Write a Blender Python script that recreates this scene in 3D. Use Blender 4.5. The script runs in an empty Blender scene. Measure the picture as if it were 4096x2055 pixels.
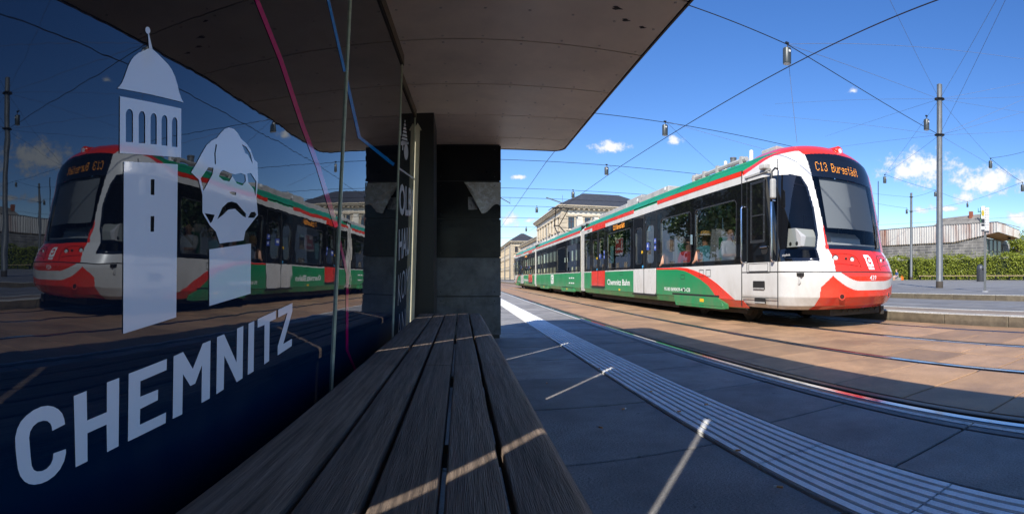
import bpy, bmesh, math, random
import numpy as np
from math import sin, cos, tan, pi, radians, atan2, hypot, sqrt
from mathutils import Vector, Matrix
from mathutils.geometry import tessellate_polygon
RND = random.Random(11)
sc = bpy.context.scene
COL = sc.collection

# ------------------------------------------------------------------ camera
CAMZ = 0.68                      # eye height above the platform
cd = bpy.data.cameras.new('camera')
cam = bpy.data.objects.new('camera', cd)
COL.objects.link(cam)
sc.camera = cam
cam.location = (0, 0, CAMZ)
cam.rotation_euler = (radians(90), 0, 0)
cd.type = 'PANO'
cd.panorama_type = 'CENTRAL_CYLINDRICAL'
FPX = 1905.0
cd.central_cylindrical_range_u_min = -1842 / FPX
cd.central_cylindrical_range_u_max = (4096 - 1842) / FPX
cd.central_cylindrical_range_v_min = -(2055 - 1112) / FPX
cd.central_cylindrical_range_v_max = 1112 / FPX
cd.central_cylindrical_radius = 1.0
cd.clip_start = 0.02
cd.clip_end = 5000

# ------------------------------------------------------------------ sky, sun, exposure
SUN_TRAVEL = Vector((0.805, 0.87, -1.0)).normalized()
sun_dir = -SUN_TRAVEL
world = bpy.data.worlds.new('World')
sc.world = world
world.use_nodes = True
wn, wl = world.node_tree.nodes, world.node_tree.links
wn.clear()
w_out = wn.new('ShaderNodeOutputWorld')
sky = wn.new('ShaderNodeTexSky')
sky.sky_type = 'NISHITA'
sky.sun_disc = False
sky.sun_elevation = math.asin(sun_dir.z)
sky.sun_rotation = atan2(sun_dir.x, sun_dir.y)
sky.air_density = 1.0
sky.dust_density = 0.12
sky.ozone_density = 2.6
bg_sky = wn.new('ShaderNodeBackground')
bg_sky.inputs['Strength'].default_value = 0.098
hs = wn.new('ShaderNodeHueSaturation')
hs.inputs['Saturation'].default_value = 1.28
hs.inputs['Hue'].default_value = 0.512
wl.new(sky.outputs[0], hs.inputs['Color'])
wl.new(hs.outputs[0], bg_sky.inputs['Color'])
# scattered fair-weather clouds: soft noisy puffs given by bearing and height
tc = wn.new('ShaderNodeTexCoord')
sep = wn.new('ShaderNodeSeparateXYZ')
wl.new(tc.outputs['Generated'], sep.inputs[0])
def wmath(op, a, b=None, c=None):
    n = wn.new('ShaderNodeMath'); n.operation = op
    for i, q in enumerate((a, b, c)):
        if q is None: continue
        if isinstance(q, (int, float)): n.inputs[i].default_value = q
        else: wl.new(q, n.inputs[i])
    return n.outputs[0]
az = wmath('ARCTAN2', sep.outputs[0], sep.outputs[1])
hor = wmath('SQRT', wmath('ADD', wmath('MULTIPLY', sep.outputs[0], sep.outputs[0]), wmath('MULTIPLY', sep.outputs[1], sep.outputs[1])))
tel = wmath('DIVIDE', sep.outputs[2], wmath('MAXIMUM', hor, 0.001))
cmb = wn.new('ShaderNodeCombineXYZ')
wl.new(az, cmb.inputs[0]); wl.new(tel, cmb.inputs[1])
CLOUDS = [(0.972, .232, .072, .034), (0.935, .222, .05, .02), (1.10, .205, .075, .03), (1.062, .172, .03, .012), (0.972, .144, .032, .009),
          (1.02, .145, .02, .006), (0.312, .275, .034, .012), (0.447, .288, .018, .012), (0.823, .393, .014, .007),
          (0.125, .213, .017, .006), (0.098, .121, .022, .014), (0.142, .121, .012, .006), (1.17, .125, .03, .016), (1.155, .07, .03, .012),
          (1.6, .25, .12, .04), (1.95, .18, .1, .03), (2.6, .3, .14, .05), (-2.7, .22, .12, .04), (-2.1, .3, .1, .035), (-1.7, .35, .13, .05), (-2.35, .12, .2, .03), (-1.3, .2, .1, .03)]
acc = None
for a, b, w, h in CLOUDS:
    s = wn.new('ShaderNodeVectorMath'); s.operation = 'SUBTRACT'
    wl.new(cmb.outputs[0], s.inputs[0]); s.inputs[1].default_value = (a, b, 0)
    m = wn.new('ShaderNodeVectorMath'); m.operation = 'MULTIPLY'
    wl.new(s.outputs[0], m.inputs[0]); m.inputs[1].default_value = (.92 / w, .92 / h, 0)
    l = wn.new('ShaderNodeVectorMath'); l.operation = 'LENGTH'
    wl.new(m.outputs[0], l.inputs[0])
    acc = l.outputs['Value'] if acc is None else wmath('MINIMUM', acc, l.outputs['Value'])
def wnoise(scale, detail, rough):
    n = wn.new('ShaderNodeTexNoise')
    n.inputs['Scale'].default_value = scale; n.inputs['Detail'].default_value = detail; n.inputs['Roughness'].default_value = rough
    wl.new(cmb.outputs[0], n.inputs['Vector'])
    return n.outputs[0]
nz = wmath('MULTIPLY', wmath('SUBTRACT', wnoise(30, 9, .66), 0.5), 3.4)
dens = wmath('ADD', wmath('SUBTRACT', 1.15, acc), nz)
ms = wn.new('ShaderNodeMapRange'); ms.interpolation_type = 'SMOOTHSTEP'
wl.new(dens, ms.inputs[0])
ms.inputs[1].default_value = 0.0; ms.inputs[2].default_value = 0.75; ms.inputs[3].default_value = 0; ms.inputs[4].default_value = 0.93
cr = wn.new('ShaderNodeValToRGB')
cr.color_ramp.elements[0].position = .1; cr.color_ramp.elements[0].color = (.30, .36, .48, 1)
cr.color_ramp.elements[1].position = .75; cr.color_ramp.elements[1].color = (.56, .56, .56, 1)
wl.new(wmath('MULTIPLY', dens, 0.8), cr.inputs[0])
bg_cl = wn.new('ShaderNodeBackground')
wl.new(cr.outputs[0], bg_cl.inputs['Color'])
mx = wn.new('ShaderNodeMixShader')
wl.new(ms.outputs[0], mx.inputs[0]); wl.new(bg_sky.outputs[0], mx.inputs[1]); wl.new(bg_cl.outputs[0], mx.inputs[2])
wl.new(mx.outputs[0], w_out.inputs['Surface'])

sl = bpy.data.lights.new('sun', 'SUN')
sl.energy = 3.45
sl.angle = radians(0.53)
sl.color = (1.0, 0.945, 0.86)
sun = bpy.data.objects.new('sun', sl)
COL.objects.link(sun)
sun.rotation_euler = SUN_TRAVEL.to_track_quat('-Z', 'Y').to_euler()
sun.location = (-20, -20, 30)
vs = sc.view_settings
vs.view_transform = 'Standard'; vs.look = 'None'; vs.gamma = 1.0; vs.use_curve_mapping = False
vs.exposure = 1.0
sc.render.engine = 'CYCLES'
sc.cycles.max_bounces = 8
sc.cycles.transparent_max_bounces = 16
sc.cycles.use_denoising = True
sc.cycles.caustics_reflective = False
sc.cycles.caustics_refractive = False

# ------------------------------------------------------------------ materials
MATS = {}
def pm(name, col, rough=.6, metal=0., ior=1.5, var=0., vscale=8., stain=0., sscale=1.2, stain_col=None, bump=0., bscale=60., rand=0., coat=0., world_co=False, emit=None, estr=1., stretch=None, speck=0., spots=0., grime=0.):
    m = bpy.data.materials.new(name); m.use_nodes = True
    N, L = m.node_tree.nodes, m.node_tree.links
    p = N['Principled BSDF']
    p.inputs['Base Color'].default_value = (*col, 1)
    p.inputs['Roughness'].default_value = rough
    p.inputs['Metallic'].default_value = metal
    p.inputs['IOR'].default_value = ior
    if coat: p.inputs['Coat Weight'].default_value = coat; p.inputs['Coat Roughness'].default_value = .03
    if emit: p.inputs['Emission Color'].default_value = (*emit, 1); p.inputs['Emission Strength'].default_value = estr
    if world_co:
        co = N.new('ShaderNodeNewGeometry').outputs['Position']
    else:
        co = N.new('ShaderNodeTexCoord').outputs['Object']
    if stretch:
        mp = N.new('ShaderNodeMapping'); L.new(co, mp.inputs[0]); mp.inputs['Scale'].default_value = stretch; co = mp.outputs[0]
    def noise(scale, det=6, r=.6):
        n = N.new('ShaderNodeTexNoise'); n.inputs['Scale'].default_value = scale; n.inputs['Detail'].default_value = det; n.inputs['Roughness'].default_value = r
        L.new(co, n.inputs['Vector']); return n.outputs[0]
    def mrange(s, a, b, c, d):
        n = N.new('ShaderNodeMapRange'); L.new(s, n.inputs[0])
        for i, q in enumerate((a, b, c, d)): n.inputs[i + 1].default_value = q
        return n.outputs[0]
    cur = None
    def mix(bt, fac, a, b):
        n = N.new('ShaderNodeMixRGB'); n.blend_type = bt
        for i, q in enumerate((fac, a, b)):
            if hasattr(q, 'links') or hasattr(q, 'is_linked'): L.new(q, n.inputs[i])
            elif isinstance(q, (int, float)): n.inputs[i].default_value = q
            else: n.inputs[i].default_value = (*q, 1)
        return n.outputs[0]
    if var or rand or stain:
        cur = None
        base = tuple(col)
        if var:
            g = mrange(noise(vscale), .28, .72, 1 - var, 1 + var)
            cur = mix('MULTIPLY', 1.0, base, g)
        if rand:
            oi = N.new('ShaderNodeObjectInfo').outputs['Random']
            g = mrange(oi, 0, 1, 1 - rand, 1 + rand)
            cur = mix('MULTIPLY', 1.0, cur if cur is not None else base, g)
        if speck:
            g = mrange(noise(140, 3, .7), .3, .7, 1 - speck, 1 + speck)
            cur = mix('MULTIPLY', 1.0, cur if cur is not None else base, g)
        if spots:
            vo = N.new('ShaderNodeTexVoronoi'); vo.inputs['Scale'].default_value = 7.5; vo.inputs['Randomness'].default_value = 1; L.new(co, vo.inputs['Vector'])
            g = mrange(vo.outputs['Distance'], .05, .085, spots, 0)
            n2 = mrange(noise(1.9, 4, .6), .5, .56, 0, 1)
            mm = N.new('ShaderNodeMath'); mm.operation = 'MULTIPLY'; L.new(g, mm.inputs[0]); L.new(n2, mm.inputs[1])
            cur = mix('MIX', mm.outputs[0], cur if cur is not None else base, tuple(c * .3 for c in col))
        if stain:
            g = mrange(noise(sscale, 9, .65), .48, .68, 0, stain)
            cur = mix('MIX', g, cur if cur is not None else base, stain_col or tuple(c * .35 for c in col))
        if grime:
            sx = N.new('ShaderNodeSeparateXYZ'); L.new(N.new('ShaderNodeTexCoord').outputs['Object'], sx.inputs[0])
            lo = mrange(sx.outputs[2], .25, 1.0, 1.0, 0.0)
            g = N.new('ShaderNodeMath'); g.operation = 'MULTIPLY'; L.new(lo, g.inputs[0]); L.new(mrange(noise(2.6, 8, .7), .35, .7, 0, grime), g.inputs[1])
            cur = mix('MIX', g.outputs[0], cur if cur is not None else base, (.20, .155, .10))
        L.new(cur, p.inputs['Base Color'])
    if var and rough > .08:
        L.new(mrange(noise(vscale * .6), .3, .7, max(.02, rough - .12), min(1, rough + .12)), p.inputs['Roughness'])
    if bump:
        b = N.new('ShaderNodeBump'); b.inputs['Strength'].default_value = bump; b.inputs['Distance'].default_value = .01
        L.new(noise(bscale, 5, .6), b.inputs['Height']); L.new(b.outputs[0], p.inputs['Normal'])
    MATS[name] = m
    return m

def glass_mat(name, tint, refl=1.0, ior=1.5, rough=.0):
    m = bpy.data.materials.new(name); m.use_nodes = True
    N, L = m.node_tree.nodes, m.node_tree.links
    N.clear()
    o = N.new('ShaderNodeOutputMaterial'); t = N.new('ShaderNodeBsdfTransparent'); g = N.new('ShaderNodeBsdfGlossy')
    t.inputs[0].default_value = (*tint, 1); g.inputs['Roughness'].default_value = rough; g.inputs[0].default_value = (1, 1, 1, 1)
    f = N.new('ShaderNodeFresnel'); f.inputs[0].default_value = ior
    mm = N.new('ShaderNodeMath'); mm.operation = 'MULTIPLY'; L.new(f.outputs[0], mm.inputs[0]); mm.inputs[1].default_value = refl
    x = N.new('ShaderNodeMixShader'); L.new(mm.outputs[0], x.inputs[0]); L.new(t.outputs[0], x.inputs[1]); L.new(g.outputs[0], x.inputs[2])
    L.new(x.outputs[0], o.inputs[0]); MATS[name] = m
    return m

pm('slab', (.275, .262, .245), .70, var=.26, vscale=3.2, stain=.7, sscale=2.3, stain_col=(.135, .13, .128), bump=.6, bscale=95, rand=.2, world_co=True, speck=.28, spots=.8)
pm('slab_edge', (.20, .195, .185), .75, var=.25, vscale=6, stain=.4, sscale=3, bump=.3, bscale=120, rand=.08, world_co=True)
pm('joint', (.025, .025, .026), .9, var=.3, vscale=30, world_co=True)
pm('tactile', (.86, .86, .84), .55, var=.10, vscale=7, stain=.28, sscale=12, stain_col=(.42, .41, .39), bump=.25, bscale=150, rand=.07, world_co=True, speck=.1)
pm('tactile_groove', (.26, .26, .26), .8, var=.3, vscale=20, world_co=True)
pm('white_line', (.62, .61, .57), .6, var=.15, vscale=14, stain=.75, sscale=22, stain_col=(.2, .195, .18), world_co=True)
pm('road', (.35, .212, .118), .60, var=.22, vscale=2.2, stain=.65, sscale=1.5, stain_col=(.20, .125, .078), bump=.45, bscale=90, rand=.2, world_co=True, speck=.24, spots=.6)
pm('road_far', (.27, .19, .13), .65, var=.18, vscale=1.2, stain=.4, sscale=.5, stain_col=(.17, .13, .1), world_co=True)
pm('rail_steel', (.55, .55, .56), .16, metal=1., var=.15, vscale=3, stain=.5, sscale=6, stain_col=(.25, .2, .17), world_co=True, stretch=(30, .6, 30))
pm('rail_rust', (.06, .042, .032), .7, var=.3, vscale=12, world_co=True)
pm('kerb_stone', (.17, .14, .095), .75, var=.22, vscale=7, stain=.6, sscale=2.6, stain_col=(.075, .06, .045), bump=.3, bscale=70, rand=.10, world_co=True)
pm('island', (.175, .17, .165), .7, var=.2, vscale=2, stain=.35, sscale=.8, stain_col=(.11, .11, .11), rand=.14, world_co=True)
pm('island_brown', (.245, .19, .14), .7, var=.2, vscale=3, stain=.4, sscale=2, rand=.10, world_co=True)
pm('plaza', (.20, .195, .185), .7, var=.2, vscale=.8, stain=.4, sscale=.4, stain_col=(.13, .125, .115), world_co=True)
pm('earth', (.16, .14, .11), .9, var=.3, vscale=.3, world_co=True)
pm('canopy', (.80, .71, .56), .55, var=.10, vscale=2.5, stain=.22, sscale=1.3, stain_col=(.2, .18, .16), rand=.04)
pm('rivet', (.55, .50, .42), .45)
pm('black_trim', (.008, .008, .008), .4)
pm('dark_panel', (.006, .007, .009), .22, ior=1.3, var=.3, vscale=3, bump=.10, bscale=9)
pm('worn_panel', (.115, .118, .12), .38, ior=1.5, var=.35, vscale=5, stain=.7, sscale=7, stain_col=(.028, .032, .034), bump=.25, bscale=25)
pm('foil', (.36, .335, .28), .28, var=.2, vscale=14, stain=.7, sscale=24, stain_col=(.62, .62, .62), bump=.1, bscale=30)
pm('paper', (.42, .41, .40), .8, stain=.95, sscale=42, stain_col=(.05, .05, .05), stretch=(1.6, 1, .45))
pm('bronze', (.10, .08, .05), .45, metal=.5, var=.2)
pm('lit_post', (.50, .46, .33), .5, var=.1, vscale=4)
pm('glass_edge', (.66, .70, .52), .2, var=.2, vscale=30)  # light base colour stands in for sunlight glowing in the pane edge
pm('print_white', (.80, .83, .90), .05, ior=1.5)
pm('print_grey', (.62, .63, .66), .05, ior=1.9)
pm('print_magenta', (.42, .005, .10), .05, ior=1.9)
pm('print_blue', (.005, .19, .50), .05, ior=1.9)
pm('wood', (.22, .168, .130), .55, ior=1.28, var=.68, vscale=7, stain=.7, sscale=18, stain_col=(.11, .088, .075), bump=.8, bscale=42, rand=.16, stretch=(14, .5, 14), speck=.12)
pm('steel_dark', (.04, .042, .045), .4, metal=.7)
pm('t_white', (.66, .65, .62), .27, coat=.5, var=.05, vscale=1.5, stain=.22, sscale=2.2, stain_col=(.42, .38, .31), stretch=(1, 1, .5), grime=.62)
pm('t_green', (.006, .25, .085), .38, coat=.15, var=.07, vscale=1.5, stain=.25, sscale=2.4, stain_col=(.03, .19, .075), stretch=(1, 1, .5), grime=.62)
pm('t_red', (.78, .032, .012), .24, coat=.5, var=.05, vscale=1.5, stain=.18, sscale=2.4, stain_col=(.55, .05, .03), grime=.62)
pm('t_black', (.006, .0065, .008), .03, ior=1.7)
pm('t_rubber', (.022, .023, .025), .42)
pm('t_grey', (.40, .395, .375), .5, var=.12, vscale=3, stain=.3, sscale=5)
pm('t_dark', (.015, .014, .013), .75, var=.3, vscale=6)
pm('t_under', (.045, .038, .03), .8, var=.35, vscale=9)
pm('chrome', (.75, .75, .76), .12, metal=1.)
pm('bellows', (.16, .165, .18), .45)
pm('cream', (.62, .58, .46), .5)
pm('int_grey', (.30, .30, .30), .6)
pm('int_white', (.46, .46, .455), .4)
pm('blind', (.20, .21, .225), .75)
pm('seat_green', (.02, .17, .065), .8, var=.25, vscale=40)
pm('seat_grey', (.42, .43, .44), .35)
pm('led_black', (.003, .004, .007), .12)
pm('led', (.5, .2, .02), .5, emit=(1.0, .34, .03), estr=.75)
pm('lamp_glass', (.85, .85, .82), .08, metal=.3)
pm('lens_dark', (.05, .012, .01), .2)
pm('sticker_blue', (.05, .10, .42), .35)
pm('sticker_yellow', (.75, .45, .02), .35)
pm('sticker_lblue', (.06, .32, .62), .35)
pm('poster_red', (.45, .03, .04), .4)
pm('poster_white', (.70, .70, .68), .4)
pm('poster_teal', (.18, .42, .42), .4)
pm('letter_white', (.80, .80, .78), .35)
pm('letter_black', (.02, .02, .02), .5)
pm('pole', (.125, .135, .14), .45, metal=.2, var=.15, vscale=4, stain=.35, sscale=2.2, stain_col=(.20, .205, .21))
pm('pole_base', (.05, .04, .03), .8)
pm('lamp_grey', (.055, .065, .065), .4, metal=.2)
pm('wire', (.012, .014, .02), .5)
pm('wire_light', (.16, .18, .24), .5)
pm('sandstone', (.62, .54, .40), .8, var=.12, vscale=.7, stain=.35, sscale=.4, stain_col=(.44, .36, .25), world_co=True)
pm('plaster', (.72, .67, .56), .8, var=.08, vscale=.5, stain=.25, sscale=.3, stain_col=(.55, .48, .36), world_co=True)
pm('stone_trim', (.52, .44, .32), .8, var=.15, vscale=1.2, world_co=True)
pm('slate', (.045, .048, .055), .6, var=.2, vscale=1.5, world_co=True)
pm('win_glass', (.03, .045, .06), .04, ior=1.8)
pm('win_frame', (.10, .045, .03), .5)
pm('corrugated', (.52, .50, .46), .55, var=.12, vscale=1.2, stain=1.0, sscale=.55, stain_col=(.20, .055, .018), world_co=True, stretch=(1.2, 1.2, .16))
pm('soffit', (.45, .24, .09), .6, var=.15, vscale=3)
pm('trim_tan', (.50, .36, .20), .7)
pm('old_roof', (.22, .205, .18), .85, var=.25, vscale=.8, stain=.5, sscale=.5, world_co=True)
pm('brick_red', (.28, .09, .05), .85, var=.2)
pm('concrete', (.30, .29, .27), .8, var=.15, vscale=1)
pm('office', (.11, .105, .095), .7, var=.1, vscale=1)
pm('bark', (.07, .05, .035), .9, var=.3)
pm('bin', (.07, .075, .085), .4, metal=.3, var=.1)
pm('sign_white', (.74, .74, .73), .4)
pm('sign_yellow', (.72, .48, .02), .4)
pm('sign_green', (.02, .16, .05), .4)
pm('sign_dark', (.015, .02, .03), .4)
pm('butt', (.55, .26, .10), .8)
pm('butt_white', (.7, .69, .66), .8)
for nm, c in (('skin_a', (.52, .27, .17)), ('skin_b', (.58, .33, .22)), ('hair_dark', (.018, .012, .010)), ('hair_blond', (.34, .21, .09)), ('hair_grey', (.5, .49, .47)),
              ('straw', (.62, .38, .11)), ('cloth_teal', (.12, .42, .52)), ('cloth_red', (.62, .02, .03)), ('cloth_white', (.70, .70, .72)), ('cloth_black', (.02, .02, .025)),
              ('cloth_grey', (.30, .31, .33)), ('cloth_blue', (.05, .10, .24)), ('cloth_lblue', (.35, .42, .55)), ('cloth_orange', (.75, .18, .02)), ('shades', (.01, .01, .01))):
    pm(nm, c, .7, var=.08, vscale=20)

def brick_mat(name, c1, c2, mortar, sx, sy):
    m = bpy.data.materials.new(name); m.use_nodes = True
    N, L = m.node_tree.nodes, m.node_tree.links
    p = N['Principled BSDF']; p.inputs['Roughness'].default_value = .85
    g = N.new('ShaderNodeNewGeometry'); s = N.new('ShaderNodeSeparateXYZ'); L.new(g.outputs['Position'], s.inputs[0])
    a = N.new('ShaderNodeMath'); a.operation = 'ADD'; L.new(s.outputs[0], a.inputs[0]); L.new(s.outputs[1], a.inputs[1])
    c = N.new('ShaderNodeCombineXYZ'); L.new(a.outputs[0], c.inputs[0]); L.new(s.outputs[2], c.inputs[1])
    b = N.new('ShaderNodeTexBrick'); L.new(c.outputs[0], b.inputs['Vector'])
    b.inputs['Color1'].default_value = (*c1, 1); b.inputs['Color2'].default_value = (*c2, 1); b.inputs['Mortar'].default_value = (*mortar, 1)
    b.inputs['Scale'].default_value = 1; b.inputs['Brick Width'].default_value = sx; b.inputs['Row Height'].default_value = sy; b.inputs['Mortar Size'].default_value = .03
    b.inputs['Bias'].default_value = -.1
    n = N.new('ShaderNodeTexNoise'); n.inputs['Scale'].default_value = .9; n.inputs['Detail'].default_value = 6; L.new(c.outputs[0], n.inputs['Vector'])
    mr = N.new('ShaderNodeMapRange'); L.new(n.outputs[0], mr.inputs[0]); mr.inputs[1].default_value = .3; mr.inputs[2].default_value = .7; mr.inputs[3].default_value = .65; mr.inputs[4].default_value = 1.35
    x = N.new('ShaderNodeMixRGB'); x.blend_type = 'MULTIPLY'; x.inputs[0].default_value = 1; L.new(b.outputs[0], x.inputs[1]); L.new(mr.outputs[0], x.inputs[2])
    L.new(x.outputs[0], p.inputs['Base Color']); MATS[name] = m
brick_mat('stone_wall', (.13, .125, .12), (.24, .225, .20), (.33, .31, .27), 1.15, .34)

def leaf_mat(name, col, tr=.35):
    m = bpy.data.materials.new(name); m.use_nodes = True
    N, L = m.node_tree.nodes, m.node_tree.links
    p = N['Principled BSDF']; p.inputs['Roughness'].default_value = .5
    g = N.new('ShaderNodeNewGeometry')
    n = N.new('ShaderNodeTexNoise'); n.inputs['Scale'].default_value = .8; L.new(g.outputs['Position'], n.inputs['Vector'])
    ri = g.outputs['Random Per Island']
    a = N.new('ShaderNodeMapRange'); L.new(ri, a.inputs[0]); a.inputs[3].default_value = .55; a.inputs[4].default_value = 1.5
    x = N.new('ShaderNodeMixRGB'); x.blend_type = 'MULTIPLY'; x.inputs[0].default_value = 1; x.inputs[1].default_value = (*col, 1); L.new(a.outputs[0], x.inputs[2])
    L.new(x.outputs[0], p.inputs['Base Color'])
    t = N.new('ShaderNodeBsdfTranslucent'); L.new(x.outputs[0], t.inputs[0])
    mxs = N.new('ShaderNodeMixShader'); mxs.inputs[0].default_value = tr
    L.new(p.outputs[0], mxs.inputs[1]); L.new(t.outputs[0], mxs.inputs[2])
    L.new(mxs.outputs[0], N['Material Output'].inputs[0]); MATS[name] = m
leaf_mat('hedge_leaf', (.25, .29, .03))
leaf_mat('tree_leaf', (.05, .085, .02))
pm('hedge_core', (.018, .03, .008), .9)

# glass wall print: near-black panel turning deep navy towards its foot, faintly wavy glass in front
def print_glass():
    m = pm('print_glass', (.006, .008, .012), .012, ior=1.82)
    N, L = m.node_tree.nodes, m.node_tree.links
    p = N['Principled BSDF']
    p.inputs['Specular Tint'].default_value = (.78, .88, 1.0, 1)
    tcx = N.new('ShaderNodeTexCoord'); sp = N.new('ShaderNodeSeparateXYZ'); L.new(tcx.outputs['Object'], sp.inputs[0])
    r = N.new('ShaderNodeValToRGB'); L.new(sp.outputs[2], r.inputs[0])
    e = r.color_ramp.elements
    e[0].position = .0; e[0].color = (.004, .010, .022, 1)
    e[1].position = .62; e[1].color = (.0065, .0075, .011, 1)
    q = e.new(.20); q.color = (.002, .022, .062, 1)
    L.new(r.outputs[0], p.inputs['Base Color'])
    n1 = N.new('ShaderNodeTexNoise'); n1.inputs['Scale'].default_value = 4.5; n1.inputs['Detail'].default_value = 8; n1.inputs['Roughness'].default_value = .7
    L.new(tcx.outputs['Object'], n1.inputs['Vector'])
    mr = N.new('ShaderNodeMapRange'); L.new(n1.outputs[0], mr.inputs[0])
    for i, q_ in enumerate((.4, .8, .006, .035)): mr.inputs[i + 1].default_value = q_
    L.new(mr.outputs[0], p.inputs['Roughness'])
    n3 = N.new('ShaderNodeTexNoise'); n3.inputs['Scale'].default_value = 2.2; n3.inputs['Detail'].default_value = 10; n3.inputs['Roughness'].default_value = .75
    L.new(tcx.outputs['Object'], n3.inputs['Vector'])
    m3 = N.new('ShaderNodeMapRange'); L.new(n3.outputs[0], m3.inputs[0])
    for i, q_ in enumerate((.52, .8, 0, .05)): m3.inputs[i + 1].default_value = q_
    dm = N.new('ShaderNodeMixRGB'); L.new(m3.outputs[0], dm.inputs[0]); L.new(r.outputs[0], dm.inputs[1]); dm.inputs[2].default_value = (.45, .44, .42, 1)
    L.new(dm.outputs[0], p.inputs['Base Color'])
    for mm in ('print_glass', 'print_white', 'print_grey', 'print_magenta', 'print_blue'):
        Nn, Ll = MATS[mm].node_tree.nodes, MATS[mm].node_tree.links
        g = Nn.new('ShaderNodeNewGeometry'); n = Nn.new('ShaderNodeTexNoise'); n.inputs['Scale'].default_value = 5.5; n.inputs['Detail'].default_value = 3
        Ll.new(g.outputs['Position'], n.inputs['Vector'])
        b = Nn.new('ShaderNodeBump'); b.inputs['Strength'].default_value = .06; b.inputs['Distance'].default_value = .006
        Ll.new(n.outputs[0], b.inputs['Height']); Ll.new(b.outputs[0], Nn['Principled BSDF'].inputs['Normal'])
print_glass()
glass_mat('t_glass', (.80, .83, .82), .8, 1.45)
glass_mat('t_shield', (.80, .83, .84), .75, 1.45)

# ------------------------------------------------------------------ mesh helpers
def tess(polys):
    flat = [p for q in polys for p in q]
    tri = tessellate_polygon([[Vector((p[0], p[1], 0)) for p in q] for q in polys])
    return flat, [tuple(t) for t in tri]

class MB:
    def __init__(s): s.v = []; s.f = []; s.m = []
    def add(s, vs, fs, mi=0):
        b = len(s.v); s.v += [tuple(p) for p in vs]
        for q in fs: s.f.append(tuple(b + i for i in q)); s.m.append(mi)
        return s
    def box(s, x0, x1, y0, y1, z0, z1, mi=0):
        x0, x1 = min(x0, x1), max(x0, x1); y0, y1 = min(y0, y1), max(y0, y1); z0, z1 = min(z0, z1), max(z0, z1)
        return s.add([(x0, y0, z0), (x1, y0, z0), (x1, y1, z0), (x0, y1, z0), (x0, y0, z1), (x1, y0, z1), (x1, y1, z1), (x0, y1, z1)],
                     [(0, 3, 2, 1), (4, 5, 6, 7), (0, 1, 5, 4), (1, 2, 6, 5), (2, 3, 7, 6), (3, 0, 4, 7)], mi)
    def tube(s, pts, r, n=8, mi=0, cap=True):
        pts = [Vector(p) for p in pts]; rs = r if isinstance(r, (list, tuple)) else [r] * len(pts)
        vs = []
        up0 = None
        for i, p in enumerate(pts):
            d = (pts[min(i + 1, len(pts) - 1)] - pts[max(i - 1, 0)]).normalized()
            if up0 is None: up0 = Vector((0, 0, 1)) if abs(d.z) < .95 else Vector((1, 0, 0))
            a = d.cross(up0).normalized(); b = a.cross(d).normalized(); up0 = b
            for k in range(n):
                t = 2 * pi * k / n
                vs.append(p + (a * cos(t) + b * sin(t)) * rs[i])
        fs = []
        for i in range(len(pts) - 1):
            for k in range(n):
                fs.append((i * n + k, i * n + (k + 1) % n, (i + 1) * n + (k + 1) % n, (i + 1) * n + k))
        if cap: fs.append(tuple(range(n - 1, -1, -1))); fs.append(tuple((len(pts) - 1) * n + k for k in range(n)))
        return s.add(vs, fs, mi)
    def lathe(s, prof, c=(0, 0, 0), n=16, mi=0, axis='z'):
        vs = []
        for r, h in prof:
            for k in range(n):
                t = 2 * pi * k / n
                a, b = r * cos(t), r * sin(t)
                if axis == 'z': vs.append((c[0] + a, c[1] + b, c[2] + h))
                elif axis == 'x': vs.append((c[0] + h, c[1] + a, c[2] + b))
                else: vs.append((c[0] + a, c[1] + h, c[2] + b))
        fs = []
        for i in range(len(prof) - 1):
            for k in range(n):
                fs.append((i * n + k, i * n + (k + 1) % n, (i + 1) * n + (k + 1) % n, (i + 1) * n + k))
        fs.append(tuple(range(n - 1, -1, -1))); fs.append(tuple((len(prof) - 1) * n + k for k in range(n)))
        return s.add(vs, fs, mi)
    def shape(s, polys, mp, w0, w1=None, mi=0):
        # flat 2-d outline (first polygon) with holes, laid by mp(a, b, w); with w1 it becomes a slab
        flat, tri = tess(polys)
        s.add([mp(a, b, w0) for a, b in flat], tri, mi)
        if w1 is not None:
            s.add([mp(a, b, w1) for a, b in flat], [t[::-1] for t in tri], mi)
            for q in polys:
                n = len(q)
                s.add([mp(a, b, w0) for a, b in q] + [mp(a, b, w1) for a, b in q], [(i, (i + 1) % n, n + (i + 1) % n, n + i) for i in range(n)], mi)
        return s
    def mesh(s, name, mats, smooth=False):
        me = bpy.data.meshes.new(name)
        me.from_pydata(s.v, [], s.f)
        for m in mats: me.materials.append(MATS[m] if isinstance(m, str) else m)
        if len(mats) > 1: me.polygons.foreach_set('material_index', s.m)
        if smooth:
            me.polygons.foreach_set('use_smooth', [True] * len(me.polygons))
            me.set_sharp_from_angle(angle=radians(38))
        me.update()
        return me
    def build(s, name, mats, parent=None, smooth=False, loc=(0, 0, 0), rotz=0, bevel=0, seg=2, fix=True):
        if isinstance(mats, str): mats = [mats]
        me = s.mesh(name, mats, smooth)
        if fix:
            bm = bmesh.new(); bm.from_mesh(me); bmesh.ops.recalc_face_normals(bm, faces=bm.faces); bm.to_mesh(me); bm.free()
        return put(name, me, parent, loc, rotz, bevel, seg)

def put(name, me, parent=None, loc=(0, 0, 0), rotz=0, bevel=0, seg=2):
    o = bpy.data.objects.new(name, me); COL.objects.link(o)
    o.location = loc; o.rotation_euler = (0, 0, rotz)
    if parent: o.parent = parent
    if bevel:
        b = o.modifiers.new('bevel', 'BEVEL'); b.width = bevel; b.segments = seg; b.limit_method = 'ANGLE'; b.angle_limit = radians(40)
    return o

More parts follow.
